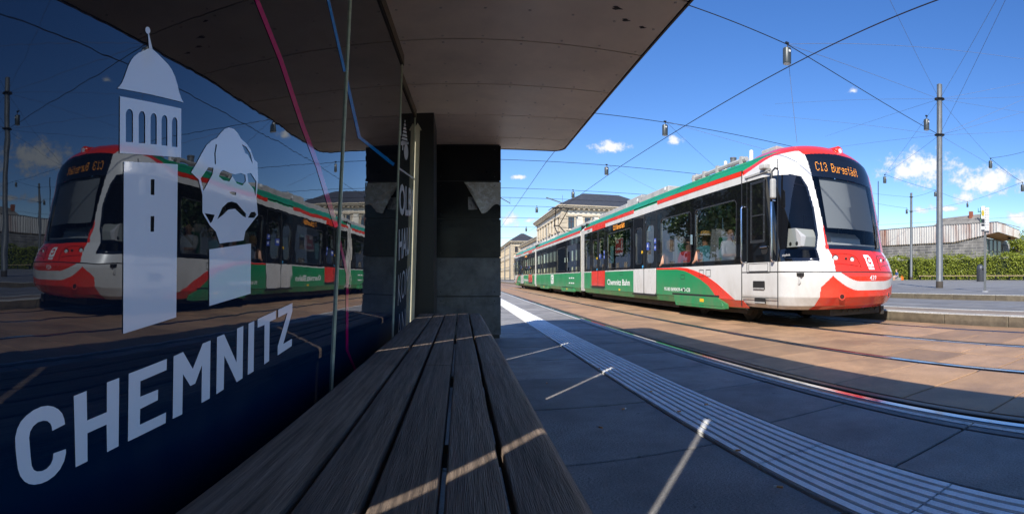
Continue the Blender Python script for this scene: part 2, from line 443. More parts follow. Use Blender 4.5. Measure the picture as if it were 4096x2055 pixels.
def tag(o, label=None, cat=None, group=None, kind=None):
    if label: o['label'] = label
    if cat: o['category'] = cat
    if group: o['group'] = group
    if kind: o['kind'] = kind
    return o
def thing(name, label, cat, loc=(0, 0, 0), group=None, rotz=0):
    o = bpy.data.objects.new(name, None); COL.objects.link(o); o.empty_display_size = .2
    o.location = loc; o.rotation_euler = (0, 0, rotz)
    return tag(o, label, cat, group)
def copy_tree(o, parent=None):
    c = o.copy(); COL.objects.link(c); c.parent = parent
    for ch in list(o.children): copy_tree(ch, c)
    return c

_fontcache = {}
def text_shape(txt, bold=0.0):
    # glyph triangles of a line of text, scaled so that the line is 1 wide and 1 high
    k = (txt, bold)
    if k in _fontcache: return _fontcache[k]
    cu = bpy.data.curves.new('lettering', 'FONT'); cu.body = txt; cu.offset = bold; cu.resolution_u = 3
    ob = bpy.data.objects.new('lettering', cu); COL.objects.link(ob)
    dg = bpy.context.evaluated_depsgraph_get(); dg.update()
    me = bpy.data.meshes.new_from_object(ob.evaluated_get(dg))
    v = np.array([q.co[:2] for q in me.vertices]); f = [tuple(p.vertices) for p in me.polygons]
    bpy.data.objects.remove(ob); bpy.data.curves.remove(cu); bpy.data.meshes.remove(me)
    lo, hi = v.min(0), v.max(0)
    v = (v - lo) / (hi - lo)
    _fontcache[k] = (v, f)
    return v, f

# ------------------------------------------------------------------ flat print on the glass panes: (pane, outlines in metres along / up the pane)
ART = {'C':[1,[[[0.1936,0.3376],[0.1921,0.345],[0.1885,0.3528],[0.1815,0.3598],[0.1736,0.3643],[0.1646,0.3671],[0.1537,0.3676],[0.142,0.3653],[0.1306,0.3604],[0.1224,0.3543],[0.1169,0.3461],[0.1142,0.3358],[0.1147,0.3241],[0.1164,0.3105],[0.1186,0.2967],[0.1221,0.2875],[0.1283,0.2793],[0.1356,0.2741],[0.144,0.2711],[0.1547,0.2698],[0.1657,0.2706],[0.1768,0.2742],[0.1859,0.2803],[0.1928,0.2893],[0.1957,0.2994],[0.1954,0.3045],[0.1743,0.3036],[0.1732,0.2959],[0.1699,0.2905],[0.1633,0.2864],[0.1557,0.2853],[0.1481,0.2867],[0.1428,0.29],[0.1395,0.2961],[0.1378,0.3075],[0.1361,0.3231],[0.1352,0.3318],[0.1366,0.3391],[0.1411,0.345],[0.1485,0.3488],[0.1571,0.3493],[0.1637,0.3476],[0.1689,0.3433],[0.1712,0.3385],[0.1721,0.3334]]]],'H':[1,[[[0.2084,0.3724],[0.2319,0.3756],[0.2334,0.3347],[0.2718,0.3387],[0.2714,0.3811],[0.2971,0.3839],[0.2972,0.2833],[0.2731,0.281],[0.2717,0.3209],[0.2342,0.3171],[0.2349,0.278],[0.213,0.2758]]]],'E':[1,[[[0.3179,0.3868],[0.4118,0.3969],[0.4114,0.3786],[0.345,0.3712],[0.345,0.3471],[0.3893,0.3504],[0.3889,0.3334],[0.345,0.3282],[0.3448,0.3039],[0.4109,0.3085],[0.4104,0.2913],[0.3176,0.2849]]]],'M':[1,[[[0.4303,0.3987],[0.4579,0.4024],[0.4883,0.3685],[0.5198,0.41],[0.5466,0.4128],[0.5464,0.3034],[0.5179,0.3014],[0.5181,0.3707],[0.4965,0.3407],[0.481,0.3395],[0.4583,0.364],[0.4574,0.2948],[0.4298,0.2934]]]],'N':[1,[[[0.5702,0.4165],[0.5968,0.4194],[0.649,0.3557],[0.6494,0.4258],[0.6768,0.4288],[0.6763,0.3178],[0.6506,0.3145],[0.5988,0.3766],[0.5979,0.3103],[0.5699,0.3066]]]],'I':[1,[[[0.7009,0.4316],[0.7278,0.4354],[0.7278,0.3236],[0.6997,0.3208]]]],'T':[1,[[[0.7446,0.4381],[0.8451,0.4508],[0.8442,0.4309],[0.8089,0.4271],[0.8082,0.3339],[0.7816,0.3302],[0.7809,0.4219],[0.7451,0.4188]]]],'Z':[1,[[[0.8578,0.4525],[0.9495,0.4645],[0.9502,0.4432],[0.8918,0.3639],[0.9492,0.3699],[0.949,0.3513],[0.8576,0.34],[0.8576,0.3623],[0.917,0.4408],[0.8584,0.4332]]]],'ball':[1,[[[0.3598,0.9154],[0.3597,0.9134],[0.3589,0.9113],[0.3573,0.9095],[0.3553,0.9081],[0.3532,0.9074],[0.3511,0.9075],[0.3494,0.9084],[0.3483,0.9098],[0.348,0.9117],[0.3484,0.9138],[0.3496,0.9158],[0.3514,0.9174],[0.3535,0.9184],[0.3557,0.9187],[0.3576,0.9183],[0.359,0.9171]]]],'spire':[1,[[[0.3542,0.9082],[0.3568,0.9092],[0.3657,0.889],[0.3574,0.8859]]]],'dome':[1,[[[0.358,0.8872],[0.3483,0.8806],[0.3334,0.8712],[0.3229,0.8622],[0.3157,0.8534],[0.3102,0.8438],[0.3058,0.8339],[0.3016,0.8241],[0.2967,0.815],[0.2919,0.8085],[0.287,0.804],[0.362,0.8168],[0.4505,0.8301],[0.4439,0.8351],[0.4381,0.8431],[0.4325,0.8549],[0.4251,0.866],[0.4169,0.8737],[0.4057,0.8793],[0.3903,0.8831],[0.3783,0.8861],[0.3665,0.8882],[0.3651,0.8895]]]],'bell':[1,[[[0.2926,0.7941],[0.3622,0.8049],[0.4443,0.8179],[0.4456,0.735],[0.2933,0.7117]],[[0.3061,0.7306],[0.322,0.7336],[0.3214,0.7753],[0.3207,0.7781],[0.3189,0.7802],[0.3163,0.7811],[0.3132,0.7809],[0.3102,0.7795],[0.3077,0.7772],[0.306,0.7743],[0.3054,0.7712]],[[0.3351,0.7351],[0.3504,0.7381],[0.3497,0.7794],[0.349,0.7823],[0.3473,0.7845],[0.3448,0.7855],[0.3419,0.7854],[0.3389,0.784],[0.3365,0.7816],[0.3349,0.7786],[0.3344,0.7755]],[[0.3633,0.7396],[0.3787,0.7424],[0.378,0.7837],[0.3773,0.7867],[0.3756,0.7889],[0.3731,0.79],[0.3701,0.7898],[0.3672,0.7884],[0.3648,0.786],[0.3632,0.783],[0.3627,0.7797]],[[0.3913,0.7439],[0.4066,0.7463],[0.4059,0.7876],[0.4052,0.7907],[0.4035,0.793],[0.4009,0.7941],[0.398,0.794],[0.3951,0.7926],[0.3926,0.7901],[0.3911,0.787],[0.3905,0.7836]],[[0.4193,0.7479],[0.4342,0.7503],[0.4334,0.7914],[0.4328,0.7946],[0.4311,0.797],[0.4286,0.7982],[0.4258,0.7981],[0.4229,0.7966],[0.4206,0.7941],[0.419,0.7909],[0.4185,0.7875]]]],'shaft':[1,[[[0.3023,0.7012],[0.4361,0.7218],[0.4366,0.464],[0.3046,0.4479]],[[0.365,0.685],[0.3741,0.6864],[0.3741,0.6616],[0.365,0.6607]],[[0.3656,0.6274],[0.3747,0.6283],[0.3743,0.6037],[0.3656,0.6028]]]],'plinth':[1,[[[0.5386,0.5836],[0.7076,0.6054],[0.7087,0.4963],[0.5409,0.478]]]],'head':[1,[[[0.6062,0.8291],[0.6257,0.831],[0.6426,0.8274],[0.6558,0.8194],[0.6828,0.8146],[0.6992,0.8079],[0.709,0.7982],[0.7165,0.79],[0.7343,0.7862],[0.7384,0.7478],[0.7311,0.7075],[0.7396,0.6706],[0.7249,0.6611],[0.6808,0.6295],[0.6736,0.6097],[0.576,0.597],[0.5607,0.6187],[0.5389,0.6287],[0.5137,0.6493],[0.513,0.6812],[0.4999,0.7073],[0.4758,0.7155],[0.4929,0.7348],[0.5088,0.7553],[0.5253,0.7746],[0.5424,0.7871],[0.5603,0.7962],[0.5748,0.8096],[0.5879,0.8204]],[[0.5693,0.7252],[0.5766,0.7362],[0.5848,0.7404],[0.6116,0.7394],[0.6321,0.7409],[0.6576,0.7484],[0.6777,0.7485],[0.6803,0.7351],[0.6649,0.7239],[0.641,0.724],[0.6219,0.7349],[0.61,0.7227],[0.5884,0.7208]],[[0.5064,0.7102],[0.5323,0.7353],[0.55,0.7378],[0.5467,0.7249],[0.5162,0.689]],[[0.6853,0.7532],[0.7039,0.7572],[0.73,0.7436],[0.726,0.7101],[0.7183,0.7243],[0.6919,0.734]],[[0.5656,0.6428],[0.5839,0.6672],[0.605,0.6803],[0.6211,0.6841],[0.642,0.6839],[0.6821,0.667],[0.6823,0.6589],[0.6687,0.6602],[0.6347,0.6711],[0.6074,0.6662],[0.588,0.654]],[[0.5212,0.6492],[0.5563,0.65],[0.5476,0.6371],[0.5413,0.6327]],[[0.7053,0.6731],[0.7235,0.676],[0.7321,0.6708],[0.721,0.6624],[0.6915,0.6595]],[[0.5569,0.7849],[0.5613,0.7831],[0.5566,0.7667],[0.5585,0.7462],[0.5541,0.7453],[0.5519,0.7657]],[[0.6605,0.8091],[0.6807,0.8077],[0.6995,0.7993],[0.712,0.7781],[0.688,0.7934],[0.6765,0.794]],[[0.6085,0.7014],[0.6227,0.7042],[0.6393,0.7052],[0.6374,0.6991],[0.6228,0.6981]]]],'magenta1':[1,[[[0.6874,1.1458],[0.712,1.1333],[0.842,1.0575],[0.9916,0.9428],[1.1246,0.8585],[1.3107,0.6999],[1.3589,0.7091],[1.1621,0.8709],[1.0225,0.956],[0.8665,1.0714],[0.7315,1.1471],[0.7058,1.1595]]]],'magenta2':[2,[[[0.0323,0.7338],[0.16,0.5983],[0.2083,0.5445],[0.2177,0.2358],[0.4229,0.0753],[0.4671,0.0707],[0.2569,0.2312],[0.2474,0.5451],[0.1961,0.602],[0.0638,0.7396]]]],'blue1':[1,[[[1.167,1.4275],[1.2033,1.3991],[1.3932,1.2539],[1.4273,1.2702],[1.2303,1.416],[1.1928,1.4445]]]],'blue2':[2,[[[0.1032,1.3523],[0.3679,1.1436],[1.226,1.2185],[1.2935,1.2498],[0.4179,1.1642],[0.1454,1.3732]]]],'white3':[3,[[[0.1351,1.2999],[0.5374,1.3441],[1.1283,1.4097],[1.1873,1.4336],[0.5813,1.3639],[0.1701,1.3171]]]]}
QUAD = {'OLBE':[[0.3367,1.2277],[1.1612,1.323],[1.1605,1.0838],[0.3568,0.9895]],'HAU':[[0.3485,0.8871],[0.9076,0.9646],[0.9074,0.7345],[0.3594,0.6555]],'KOMM':[[0.3509,0.5565],[1.0791,0.6576],[1.0507,0.4585],[0.3534,0.3242]],'AN':[[0.3425,0.2555],[0.715,0.2848],[0.7366,0.0474],[0.3505,0.0573]],'emblem':[[0.355,1.7151],[0.7798,1.8263],[0.7896,1.4986],[0.3813,1.4088]]}

# ------------------------------------------------------------------ ground, platform, road, far platform, plaza
ZR = -0.19          # rail head level below the platform
def struct(name, mb, mats, **k): return tag(mb.build(name, mats, **k), kind='structure')

struct('ground', MB().box(-2500, 2500, -2500, 2500, -1.2, -1.0), 'earth')
struct('pavement', MB().box(-120, -.78, -60, 320, -.9, -.012), 'plaza')

platform = struct('platform', MB().box(-.78, 1.965, -40, 300, -.9, -.014), 'joint')
YS, PITCH = -1.885, .735
def slab_rows(x0, x1, y0, n, pitch, mat, parent, z1, name='paving_slab', gap=.014, thick=.05, bev=.005, wob=0.0):
    me = MB().box(-(x1 - x0) / 2 + gap / 2, (x1 - x0) / 2 - gap / 2, -pitch / 2 + gap / 2, pitch / 2 - gap / 2, -thick, 0).mesh(name, [mat])
    for k in range(n):
        o = put(name, me, parent, ((x0 + x1) / 2, y0 + pitch * (k + .5), z1 + RND.uniform(-.0015, .0015)), RND.uniform(-.002, .002), bev)
        o.rotation_euler.x = RND.uniform(-.0012, .0012)
slab_rows(.08, 1.003, YS - .1, 20, PITCH, 'slab', platform, 0)
slab_rows(-.77, .08, YS - .1, 20, PITCH, 'slab', platform, 0)
slab_rows(1.352, 1.868, YS, 20, PITCH, 'slab', platform, 0)
slab_rows(1.868, 1.972, YS, 10, PITCH * 2, 'slab_edge', platform, 0, 'edge_stone')
yfar = YS + 20 * PITCH
MB().box(-.77, 1.003, yfar, 300, -.05, -.001).box(1.352, 1.972, yfar, 300, -.05, -.001).build('far_paving', 'slab', platform)
for k in range(10):
    MB().box(1.925, 1.958, YS + k * 2 * PITCH + .006, YS + (k + 1) * 2 * PITCH - .006, -.01, .0035).build('painted_line', 'white_line', platform)
MB().box(1.925, 1.958, yfar, 300, -.01, .0035).build('painted_line', 'white_line', platform)
# ribbed guidance strip
RIB = MB()
x0, x1, nr, TL = 1.008, 1.347, 8, .595
w = (x1 - x0) / nr
prof = [(x0, .0)]
for k in range(nr):
    a = x0 + k * w
    prof += [(a + w * .08, .0005), (a + w * .16, .0065), (a + w * .76, .0065), (a + w * .84, .0005)]
prof += [(x1, .0)]
xm = (x0 + x1) / 2
for i in range(len(prof) - 1):
    (a, za), (b, zb) = prof[i], prof[i + 1]
    RIB.add([(a - xm, -TL / 2, za), (b - xm, -TL / 2, zb), (b - xm, TL / 2, zb), (a - xm, TL / 2, za)], [(0, 1, 2, 3)], 1 if max(za, zb) < .002 else 0)
RIB.box(x0 - xm, x1 - xm, -TL / 2, TL / 2, -.05, -.0005)
rib_me = RIB.mesh('tactile_tile', ['tactile', 'tactile_groove'])
for k in range(26):
    put('tactile_tile', rib_me, platform, (xm, -1.6 + .6 * (k + .5), RND.uniform(-.0008, .0008)), RND.uniform(-.003, .003))
MB().box(x0, x1, 14.0, 300, -.05, .003).build('far_guidance_strip', 'tactile', platform)
for (x, y) in ((1.02, 1.55), (1.06, 2.15), (.62, 2.05), (.82, 2.3), (.55, 3.0), (1.1, 2.6), (1.25, 2.2), (1.02, 3.4), (.95, 1.2)):
    a = RND.uniform(0, pi)
    b = thing('cigarette_butt', 'crushed cigarette butt lying on the platform paving', 'cigarette butt', (x, y, .0095), 'cigarette butts littering the platform', a)
    MB().tube([(-.012, 0, 0), (.0, .001, 0), (.008, 0, 0)], .0038, 7).build('filter', 'butt', b)
    MB().tube([(.008, 0, 0), (.019, -.001, -.001)], .0036, 7).build('paper', 'butt_white', b)

road = struct('road', MB().box(1.966, 7.735, -40, 300, -.9, ZR - .03), 'rail_rust')
YR, RP = -1.52, .70
NR = 26
lanes = [(1.985, 2.52), (2.765, 4.0), (4.16, 4.83), (4.83, 5.54), (5.76, 6.98), (7.16, 7.70)]
for i, (a, b) in enumerate(lanes):
    slab_rows(a, b, YR + (.1 if i % 2 else 0), NR, RP, 'road', road, ZR, 'road_slab', .016, .05, .006)
    MB().box(a, b, YR + .1 + NR * RP + .005, 300, ZR - .05, ZR - .001).build('far_road_surface', 'road', road)
for xin, sgn, lab in ((2.63, -1, 'near'), (4.065, 1, ''), (5.62, -1, ''), (7.055, 1, '')):
    t = tag(MB().box(xin, xin + sgn * .062, -40, 300, ZR - .12, ZR + .001).build('rail', 'rail_steel', road, bevel=.006))
    m = MB().box(xin - sgn * .05, xin - sgn * .075, -40, 300, ZR - .05, ZR - .002)
    m.build('rail_flange', 'rail_rust', road)
    a, b = sorted((xin + sgn * .064, xin + sgn * .105))
    MB().box(a, b, -40, 300, ZR - .05, ZR - .003).build('rail_seal', 't_rubber', road)
    a, b = sorted((xin - sgn * .077, xin - sgn * .125))
    MB().box(a, b, -40, 300, ZR - .05, ZR - .003).build('rail_seal', 't_rubber', road)

island = struct('island_platform', MB().box(7.74, 13.02, -40, 300, -.9, -.012), 'joint')
kerb = MB().box(-.09, .09, -.662, .662, -.30, 0).mesh('kerb_stone', ['kerb_stone'])
kline = MB().box(-.088, -.022, -.66, .66, -.01, .0035).mesh('painted_edge', ['white_line'])
for k in range(22):
    y = -1.87 + 1.333 * k + .665
    o = put('kerb_stone', kerb, island, (7.815, y, RND.uniform(-.003, .003)), RND.uniform(-.002, .002), .012, 2)
    put('painted_edge', kline, island, (7.815, y, .001))
MB().box(7.725, 7.905, -1.87 + 1.333 * 22, 300, -.3, 0).build('far_kerb', 'kerb_stone', island)
slab_rows(7.91, 8.42, -2, 34, .7, 'island_brown', island, -.002)
slab_rows(8.42, 8.93, -1.7, 34, .7, 'island_brown', island, -.002)
MB().box(7.91, 8.93, 22, 300, -.05, -.004).build('far_paving', 'island_brown', island)
MB().box(7.912, 7.985, -20, 300, -.02, .004).box(8.935, 9.02, -20, 300, -.02, .004).build('painted_line', 'white_line', island)
for i, xx in enumerate(np.arange(9.03, 12.9, .78)):
    slab_rows(xx, xx + .77, -1 + .4 * (i % 2), 16, 1.5, 'island', island, -.001, thick=.04)
MB().box(9.03, 12.98, 23, 300, -.05, -.003).box(9.03, 12.98, -40, -1.05, -.05, -.003).build('far_paving', 'island', island)

def plaza_z(x): return .16 + (x - 13) * .0105 if x < 50 else .5485
PZ = MB().add([(13.2, -60, .158), (50, -60, plaza_z(50)), (50, 320, plaza_z(50)), (13.2, 320, .158), (300, -60, .56), (300, 320, .56)], [(0, 1, 2, 3), (1, 4, 5, 2)])
PZ.add([(13.2, -60, .158), (13.2, 320, .158), (13.2, 320, -.9), (13.2, -60, -.9)], [(0, 1, 2, 3)])
plaza = struct('plaza', PZ, 'plaza', fix=False)
k2 = MB().box(-.11, .11, -.745, .745, -.30, 0).mesh('kerb_stone', ['kerb_stone'])
k2l = MB().box(-.108, -.03, -.745, .745, -.01, .004).mesh('painted_edge', ['white_line'])
for k in range(26):
    put('kerb_stone', k2, plaza, (13.12, 1 + 1.5 * k, .165 + RND.uniform(-.004, .004)), 0, .015)
    put('painted_edge', k2l, plaza, (13.12, 1 + 1.5 * k, .167))
MB().box(13.01, 13.23, 39.3, 300, -.3, .165).build('far_kerb', 'kerb_stone', plaza)
for i, xx in enumerate((13.24, 14.35, 15.46, 16.57, 17.68, 18.79, 19.9)):
    me = MB().box(0, 1.1, 0, 1.48, -.03, 0).mesh('paving_slab', ['island'])
    for k in range(17):
        o = put('paving_slab', me, plaza, (xx, 2 + 1.5 * k + .7 * (i % 2), plaza_z(xx) + .006))
        o.rotation_euler.y = -.0105

# ------------------------------------------------------------------ the shelter
shelter = thing('tram_shelter', 'dark glass-walled tram stop shelter with flat grey canopy over a bench', 'shelter')
CAN_Z, CX0, CX1, CY0, CY1 = 2.19, -.63, 1.215, -4.6, 5.56
def can_outline(y0, y1, x0, x1, rnd):
    if not rnd: return [(x0, y0), (x1, y0), (x1, y1), (x0, y1)]
    r = .15
    return [(x0, y0), (x1, y0)] + [(x1 - r + r * cos(t), y1 - r + r * sin(t)) for t in np.linspace(0, pi / 2, 9)] + [(x0, y1)]
ident = lambda a, b, w: (a, b, w)
canopy = MB().shape([can_outline(CY0, CY1, CX0, CX1, True)], ident, CAN_Z + .028, CAN_Z + .12).build('canopy', 'black_trim', shelter)
rim = can_outline(CY0, CY1, CX0, CX1, True); rin = can_outline(CY0 + .03, CY1 - .013, CX0 + .03, CX1 - .013, True)
MB().shape([rim, rin[::-1]], ident, CAN_Z - .004, CAN_Z + .03).build('edge_trim', 'black_trim', canopy)
seams = [CY1 - .02 - .47] + [0] * 0
seams = [5.09 - .695 * k for k in range(14)][::-1]
seams = [s for s in seams if s > CY0 + .1]
ys = [CY0 + .04] + seams + [CY1 - .02]
RV = MB()
for i in range(len(ys) - 1):
    a, b = ys[i] + .006, ys[i + 1] - .006
    MB().shape([can_outline(a, b, CX0 + .04, CX1 - .02, i == len(ys) - 2)], ident, CAN_Z, CAN_Z + .026).build('canopy_panel', 'canopy', canopy)
    rows = [a + .035, (a + b) / 2, b - .035]
    for j, yy in enumerate(rows):
        for x in np.linspace(-.36, 1.14, 7):
            RV.lathe([(.009, .002), (.008, -.0025), (.003, -.004)], (x, yy, CAN_Z), 8)
tag(RV.build('rivet_heads', 'rivet', canopy, smooth=True), kind='stuff')
for (cx, cy, r) in ((.86, 2.52, .02), (.95, 2.62, .017), (1.07, 2.66, .016), (.72, 2.37, .012)):
    MB().shape([[(cx + r * (1 + .45 * sin(5 * t + cx * 9)) * cos(t) * 1.3, cy + r * .8 * (1 + .4 * cos(3 * t)) * sin(t)) for t in np.linspace(0, 2 * pi, 15)[:-1]]], ident, CAN_Z - .0012).build('smudge', 't_dark', canopy)
# glass wall panes set shingle-wise, each with its far edge a little forward
BETA, LAM = .036, .014
Sv = Vector((sin(BETA), cos(BETA), 0)); Nx = Vector((cos(BETA), -sin(BETA), 0)); Tv = Vector((0, 0, 1)) * cos(LAM) + Nx * sin(LAM); Nv = Sv.cross(Tv)
SLANT = .12
PW, PH = 1.444, 1.97
def pane_map(O):
    return lambda a, b, w: tuple(O + Sv * a + Tv * b + (Nx * w))
panes = {}
for k in range(-2, 4):
    O = Vector((-.476, .23 + 1.44 * (k - 1), .15))
    mp = pane_map(Vector((0, 0, 0)))
    q = [(-.05, 0), (PW - .05, 0), (PW - .05 + PH * SLANT, PH), (-.05 + PH * SLANT, PH)]
    q = [(a - SLANT * 1.35 + .05, b) for a, b in q]
    if k == 3: q[1], q[2] = (.93, 0), (1.14, PH)
    p = MB().shape([q], mp, -.012, 0).build('glass_pane', 'print_glass', shelter, loc=O)
    panes[k] = (p, mp)
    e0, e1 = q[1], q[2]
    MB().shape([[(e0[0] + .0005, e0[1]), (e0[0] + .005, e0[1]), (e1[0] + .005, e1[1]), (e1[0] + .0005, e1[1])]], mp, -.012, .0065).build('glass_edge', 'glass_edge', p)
    tl, tr = q[3], q[2]
    MB().shape([[(tl[0] - .02, PH), (tr[0] + .02, PH), (tr[0] + .02, PH + .09), (tl[0] - .02, PH + .09)]], mp, -.03, .012).build('head_rail', 'bronze', p)
    MB().shape([[(q[0][0], -.15), (q[1][0], -.15), (q[1][0], 0), (q[0][0], 0)]], mp, -.03, -.002).build('foot_plate', 'black_trim', p)
    MB().shape([[(q[0][0] + .006, .0), (q[1][0] - .004, .0), (q[2][0] - .004, PH), (q[3][0] + .006, PH)]], mp, -.030, -.013).build('backing_board', 'black_trim', p)
for k, (pn, polys) in ART.items():
    p, mp = panes[pn]
    m = 'print_magenta' if k.startswith('mag') else 'print_blue' if k.startswith('blue') else 'print_grey' if k == 'white3' else 'print_white'
    nm = {'ball': 'tower_finial', 'spire': 'tower_spire', 'dome': 'tower_dome', 'bell': 'tower_belfry', 'shaft': 'tower_shaft', 'plinth': 'bust_plinth', 'head': 'bearded_head_print'}.get(k, 'printed_letter' if len(k) == 1 else 'printed_line')
    MB().shape(polys, mp, .0012, None).build(nm, m, p, fix=False)
def bil(q, a, b):
    # q: left-top, right-top, right-bottom, left-bottom
    x = (q[3][0] * (1 - a) + q[2][0] * a) * (1 - b) + (q[0][0] * (1 - a) + q[1][0] * a) * b
    y = (q[3][1] * (1 - a) + q[2][1] * a) * (1 - b) + (q[0][1] * (1 - a) + q[1][1] * a) * b
    return x, y
p3, mp3 = panes[3]
for txt, key, b in (('OLBE', 'OLBE', .03), ('HAU', 'HAU', .02), ('KOMM', 'KOMM', -.012), ('AN', 'AN', -.012)):
    v, f = text_shape(txt, b)
    o = MB().add([mp3(*bil(QUAD[key], a, c), .0012) for a, c in v], f).build('printed_word', 'print_grey', p3, fix=False)
    bm = bmesh.new(); bm.from_mesh(o.data)
    bmesh.ops.bisect_plane(bm, geom=bm.verts[:] + bm.edges[:] + bm.faces[:], plane_co=Sv * 1.06 + Tv * 1.25, plane_no=(Sv - Tv * .107).normalized(), clear_outer=True)
    bm.to_mesh(o.data); bm.free()
EM = MB()
qe = QUAD['emblem']
def eq(pts): EM.shape([[bil(qe, a, b) for a, b in pts]], mp3, .0012, None)
for i in range(7):
    b0 = .96 - i * .085
    wd = .06 + i * .07
    eq([(.5 - wd, b0 - .06), (.5 + wd * .8, b0 - .06), (.5 + wd * .65, b0), (.5 - wd * .7, b0)])
eq([(.02, .55), (.08, .55), (.08, 1), (.02, 1)])
eq([(.05, .33), (.95, .40), (.95, .46), (.05, .40)])
eq([(.18, .22), (.3, .22), (.3, .36), (.18, .36)])
eq([(.66 + .26 * cos(t), .20 + .2 * sin(t)) for t in np.linspace(0, 2 * pi, 17)[:-1]])
EM.build('printed_emblem', 'print_grey', p3, fix=False)
# post at the far end of the glass and the dark fin beside it
EP = MB()
for (z, xa, xb, yp) in ((.10, -.60, -.407, 4.08), (2.02, -.60, -.367, 4.28)): EP.v += [(xa, yp, z), (xb, yp, z), (xb, yp + .03, z), (xa, yp + .03, z)]  # widened unseen behind the pane to keep sun off the fin
EP.f = [(0, 3, 2, 1), (4, 5, 6, 7), (0, 1, 5, 4), (1, 2, 6, 5), (2, 3, 7, 6), (3, 0, 4, 7)]; EP.m = [0] * 6
EP.build('end_post', 'lit_post', shelter)
MB().add([(-.421, 4.28, 2.02), (-.351, 4.28, 2.02), (-.386, 4.28, 2.08), (-.421, 4.31, 2.02), (-.351, 4.31, 2.02), (-.386, 4.31, 2.08)], [(0, 1, 2), (3, 5, 4), (0, 3, 4, 1), (1, 4, 5, 2), (2, 5, 3, 0)]).build('post_cap', 'lit_post', shelter)
MB().box(-.60, -.243, 4.34, 4.87, .0, CAN_Z).build('dark_fin', 'black_trim', shelter)  # run back unseen to the pillar return, blocks sun stripes on the pillar
# pillar at the canopy end, clad in five panels
PX0, PX1, PY0, PY1 = -.292, .455, 5.36, 5.52
pillar = MB().box(PX0 + .012, PX1 - .012, PY0 + .012, PY1 - .01, .0, CAN_Z).box(-.62, PX0 + .012, 4.85, PY1 - .01, 0, CAN_Z).build('pillar', 'black_trim', shelter)
zs = [.035, .474, .913, 1.348, 1.773, 2.18]
for i in range(5):
    a, b = zs[i] + .006, zs[i + 1] - .006
    mt = 'worn_panel' if i < 2 else 'dark_panel'
    pl = MB().box(PX0 + .004, PX1, PY0, PY0 + .012, a, b).build('pillar_panel', mt, pillar, bevel=.002)
    MB().box(PX0 - .006, PX0 + .003, 4.86, PY0 + .008, a, b).build('return_panel', mt, pillar, bevel=.002)
    m = MB()
    for x in (PX0 + .07, PX1 - .07):
        for z in (a + .045, b - .045): m.lathe([(.0065, 0), (.005, -.003)], (x, PY0, z), 10, axis='y')
    tag(m.build('panel_screws', 'black_trim', pillar, smooth=True), kind='stuff')
v, f = text_shape('N-', .02)
MB().add([(PX0 + .0045, 5.20 + a * .14, 1.36 + b * .25) for a, b in v], f).build('printed_word', 'print_grey', pillar, fix=False)
# the second panel from the top: foil peeling off, folded over to show its back
fA, fT, fB = (.040, 1.760), (.236, 1.403), (.441, 1.505)
MB().shape([[fA, (PX1 - .004, 1.760), (PX1 - .004, 1.50), fB]], lambda a, b, w: (a, PY0 - w, b), .0025).build('bare_patch', 'foil', pillar)
NU, NVV = 20, 12
vs = []
for i in range(NU + 1):
    s_ = i / NU
    ax, az_ = fA[0] + (fB[0] - fA[0]) * s_, fA[1] + (fB[1] - fA[1]) * s_
    if s_ < .5: t2 = s_ / .5; bx_, bz_ = fA[0] + (fT[0] - fA[0]) * t2, fA[1] + (fT[1] - fA[1]) * t2
    else:
        t2 = (s_ - .5) / .5; bx_ = fT[0] + (fB[0] - fT[0]) * t2; bz_ = fT[1] + (fB[1] - fT[1]) * t2 + .012 * sin(pi * t2) - .02 * sin(2 * pi * t2)
    wgt = sin(pi * min(1, max(0, s_))) ** .6
    for j in range(NVV + 1):
        t_ = j / NVV
        lift = (.055 * sin(pi * .5 * min(1, t_ * 2.2)) - .012 * t_) * wgt + .018 * t_ * sin(2.2 * pi * s_) * wgt
        vs.append((ax + (bx_ - ax) * t_, PY0 - .004 - lift, az_ + (bz_ - az_) * t_))
fs = [(i * (NVV + 1) + j, (i + 1) * (NVV + 1) + j, (i + 1) * (NVV + 1) + j + 1, i * (NVV + 1) + j + 1) for i in range(NU) for j in range(NVV)]
MB().add(vs, fs).build('peeling_foil', 'foil', pillar, smooth=True, fix=False)
MB().box(.087, .19, PY0 - .002, PY0 + .001, 1.45, 1.592).build('torn_sticker', 'paper', pillar)

# ------------------------------------------------------------------ the bench
BZ = .412
bench = thing('slatted_bench', 'long bench of dark weathered wooden slats along the glass wall', 'bench')
gaps = [-.315, -.196, -.113, -.024, .060, .160]
cuts = [-1.9, 1.46, 3.60]
def slat(x0, x1, y0, y1, rl, rr):
    # cross-section with rounded shoulders
    th = .036
    pr = [(x0, -th)]
    for r, xa, d in ((rl, x0, 1), (rr, x1, -1)):
        arc = [(xa + d * (r - r * cos(t)), -r + r * sin(t)) for t in np.linspace(0, pi / 2, 5)]
        pr += arc if d == 1 else arc[::-1]
    pr += [(x1, -th)]
    n = len(pr); nb = max(2, int((y1 - y0) / .12)); vs = []; fs = []
    for j in range(nb + 1):
        y = y0 + (y1 - y0) * j / nb
        for (a, b) in pr: vs.append((a, y, b))
    for j in range(nb):
        for i in range(n):
            fs.append((j * n + i, j * n + (i + 1) % n, (j + 1) * n + (i + 1) % n, (j + 1) * n + i))
    fs.append(tuple(range(n))); fs.append(tuple(nb * n + i for i in range(n - 1, -1, -1)))
    return MB().add(vs, fs)
for i in range(5):
    g0 = .0045 if i else 0; g1 = .0045 if i < 4 else 0
    for a, b in zip(cuts[:-1], cuts[1:]):
        rl, rr = (.014 if i == 0 else .004), (.026 if i == 4 else .004)
        o = slat(gaps[i] + g0, gaps[i + 1] - g1, a + .001, b - .001, rl, rr).build('slat', 'wood', bench, smooth=True, loc=(0, 0, BZ + RND.uniform(-.001, .001)))
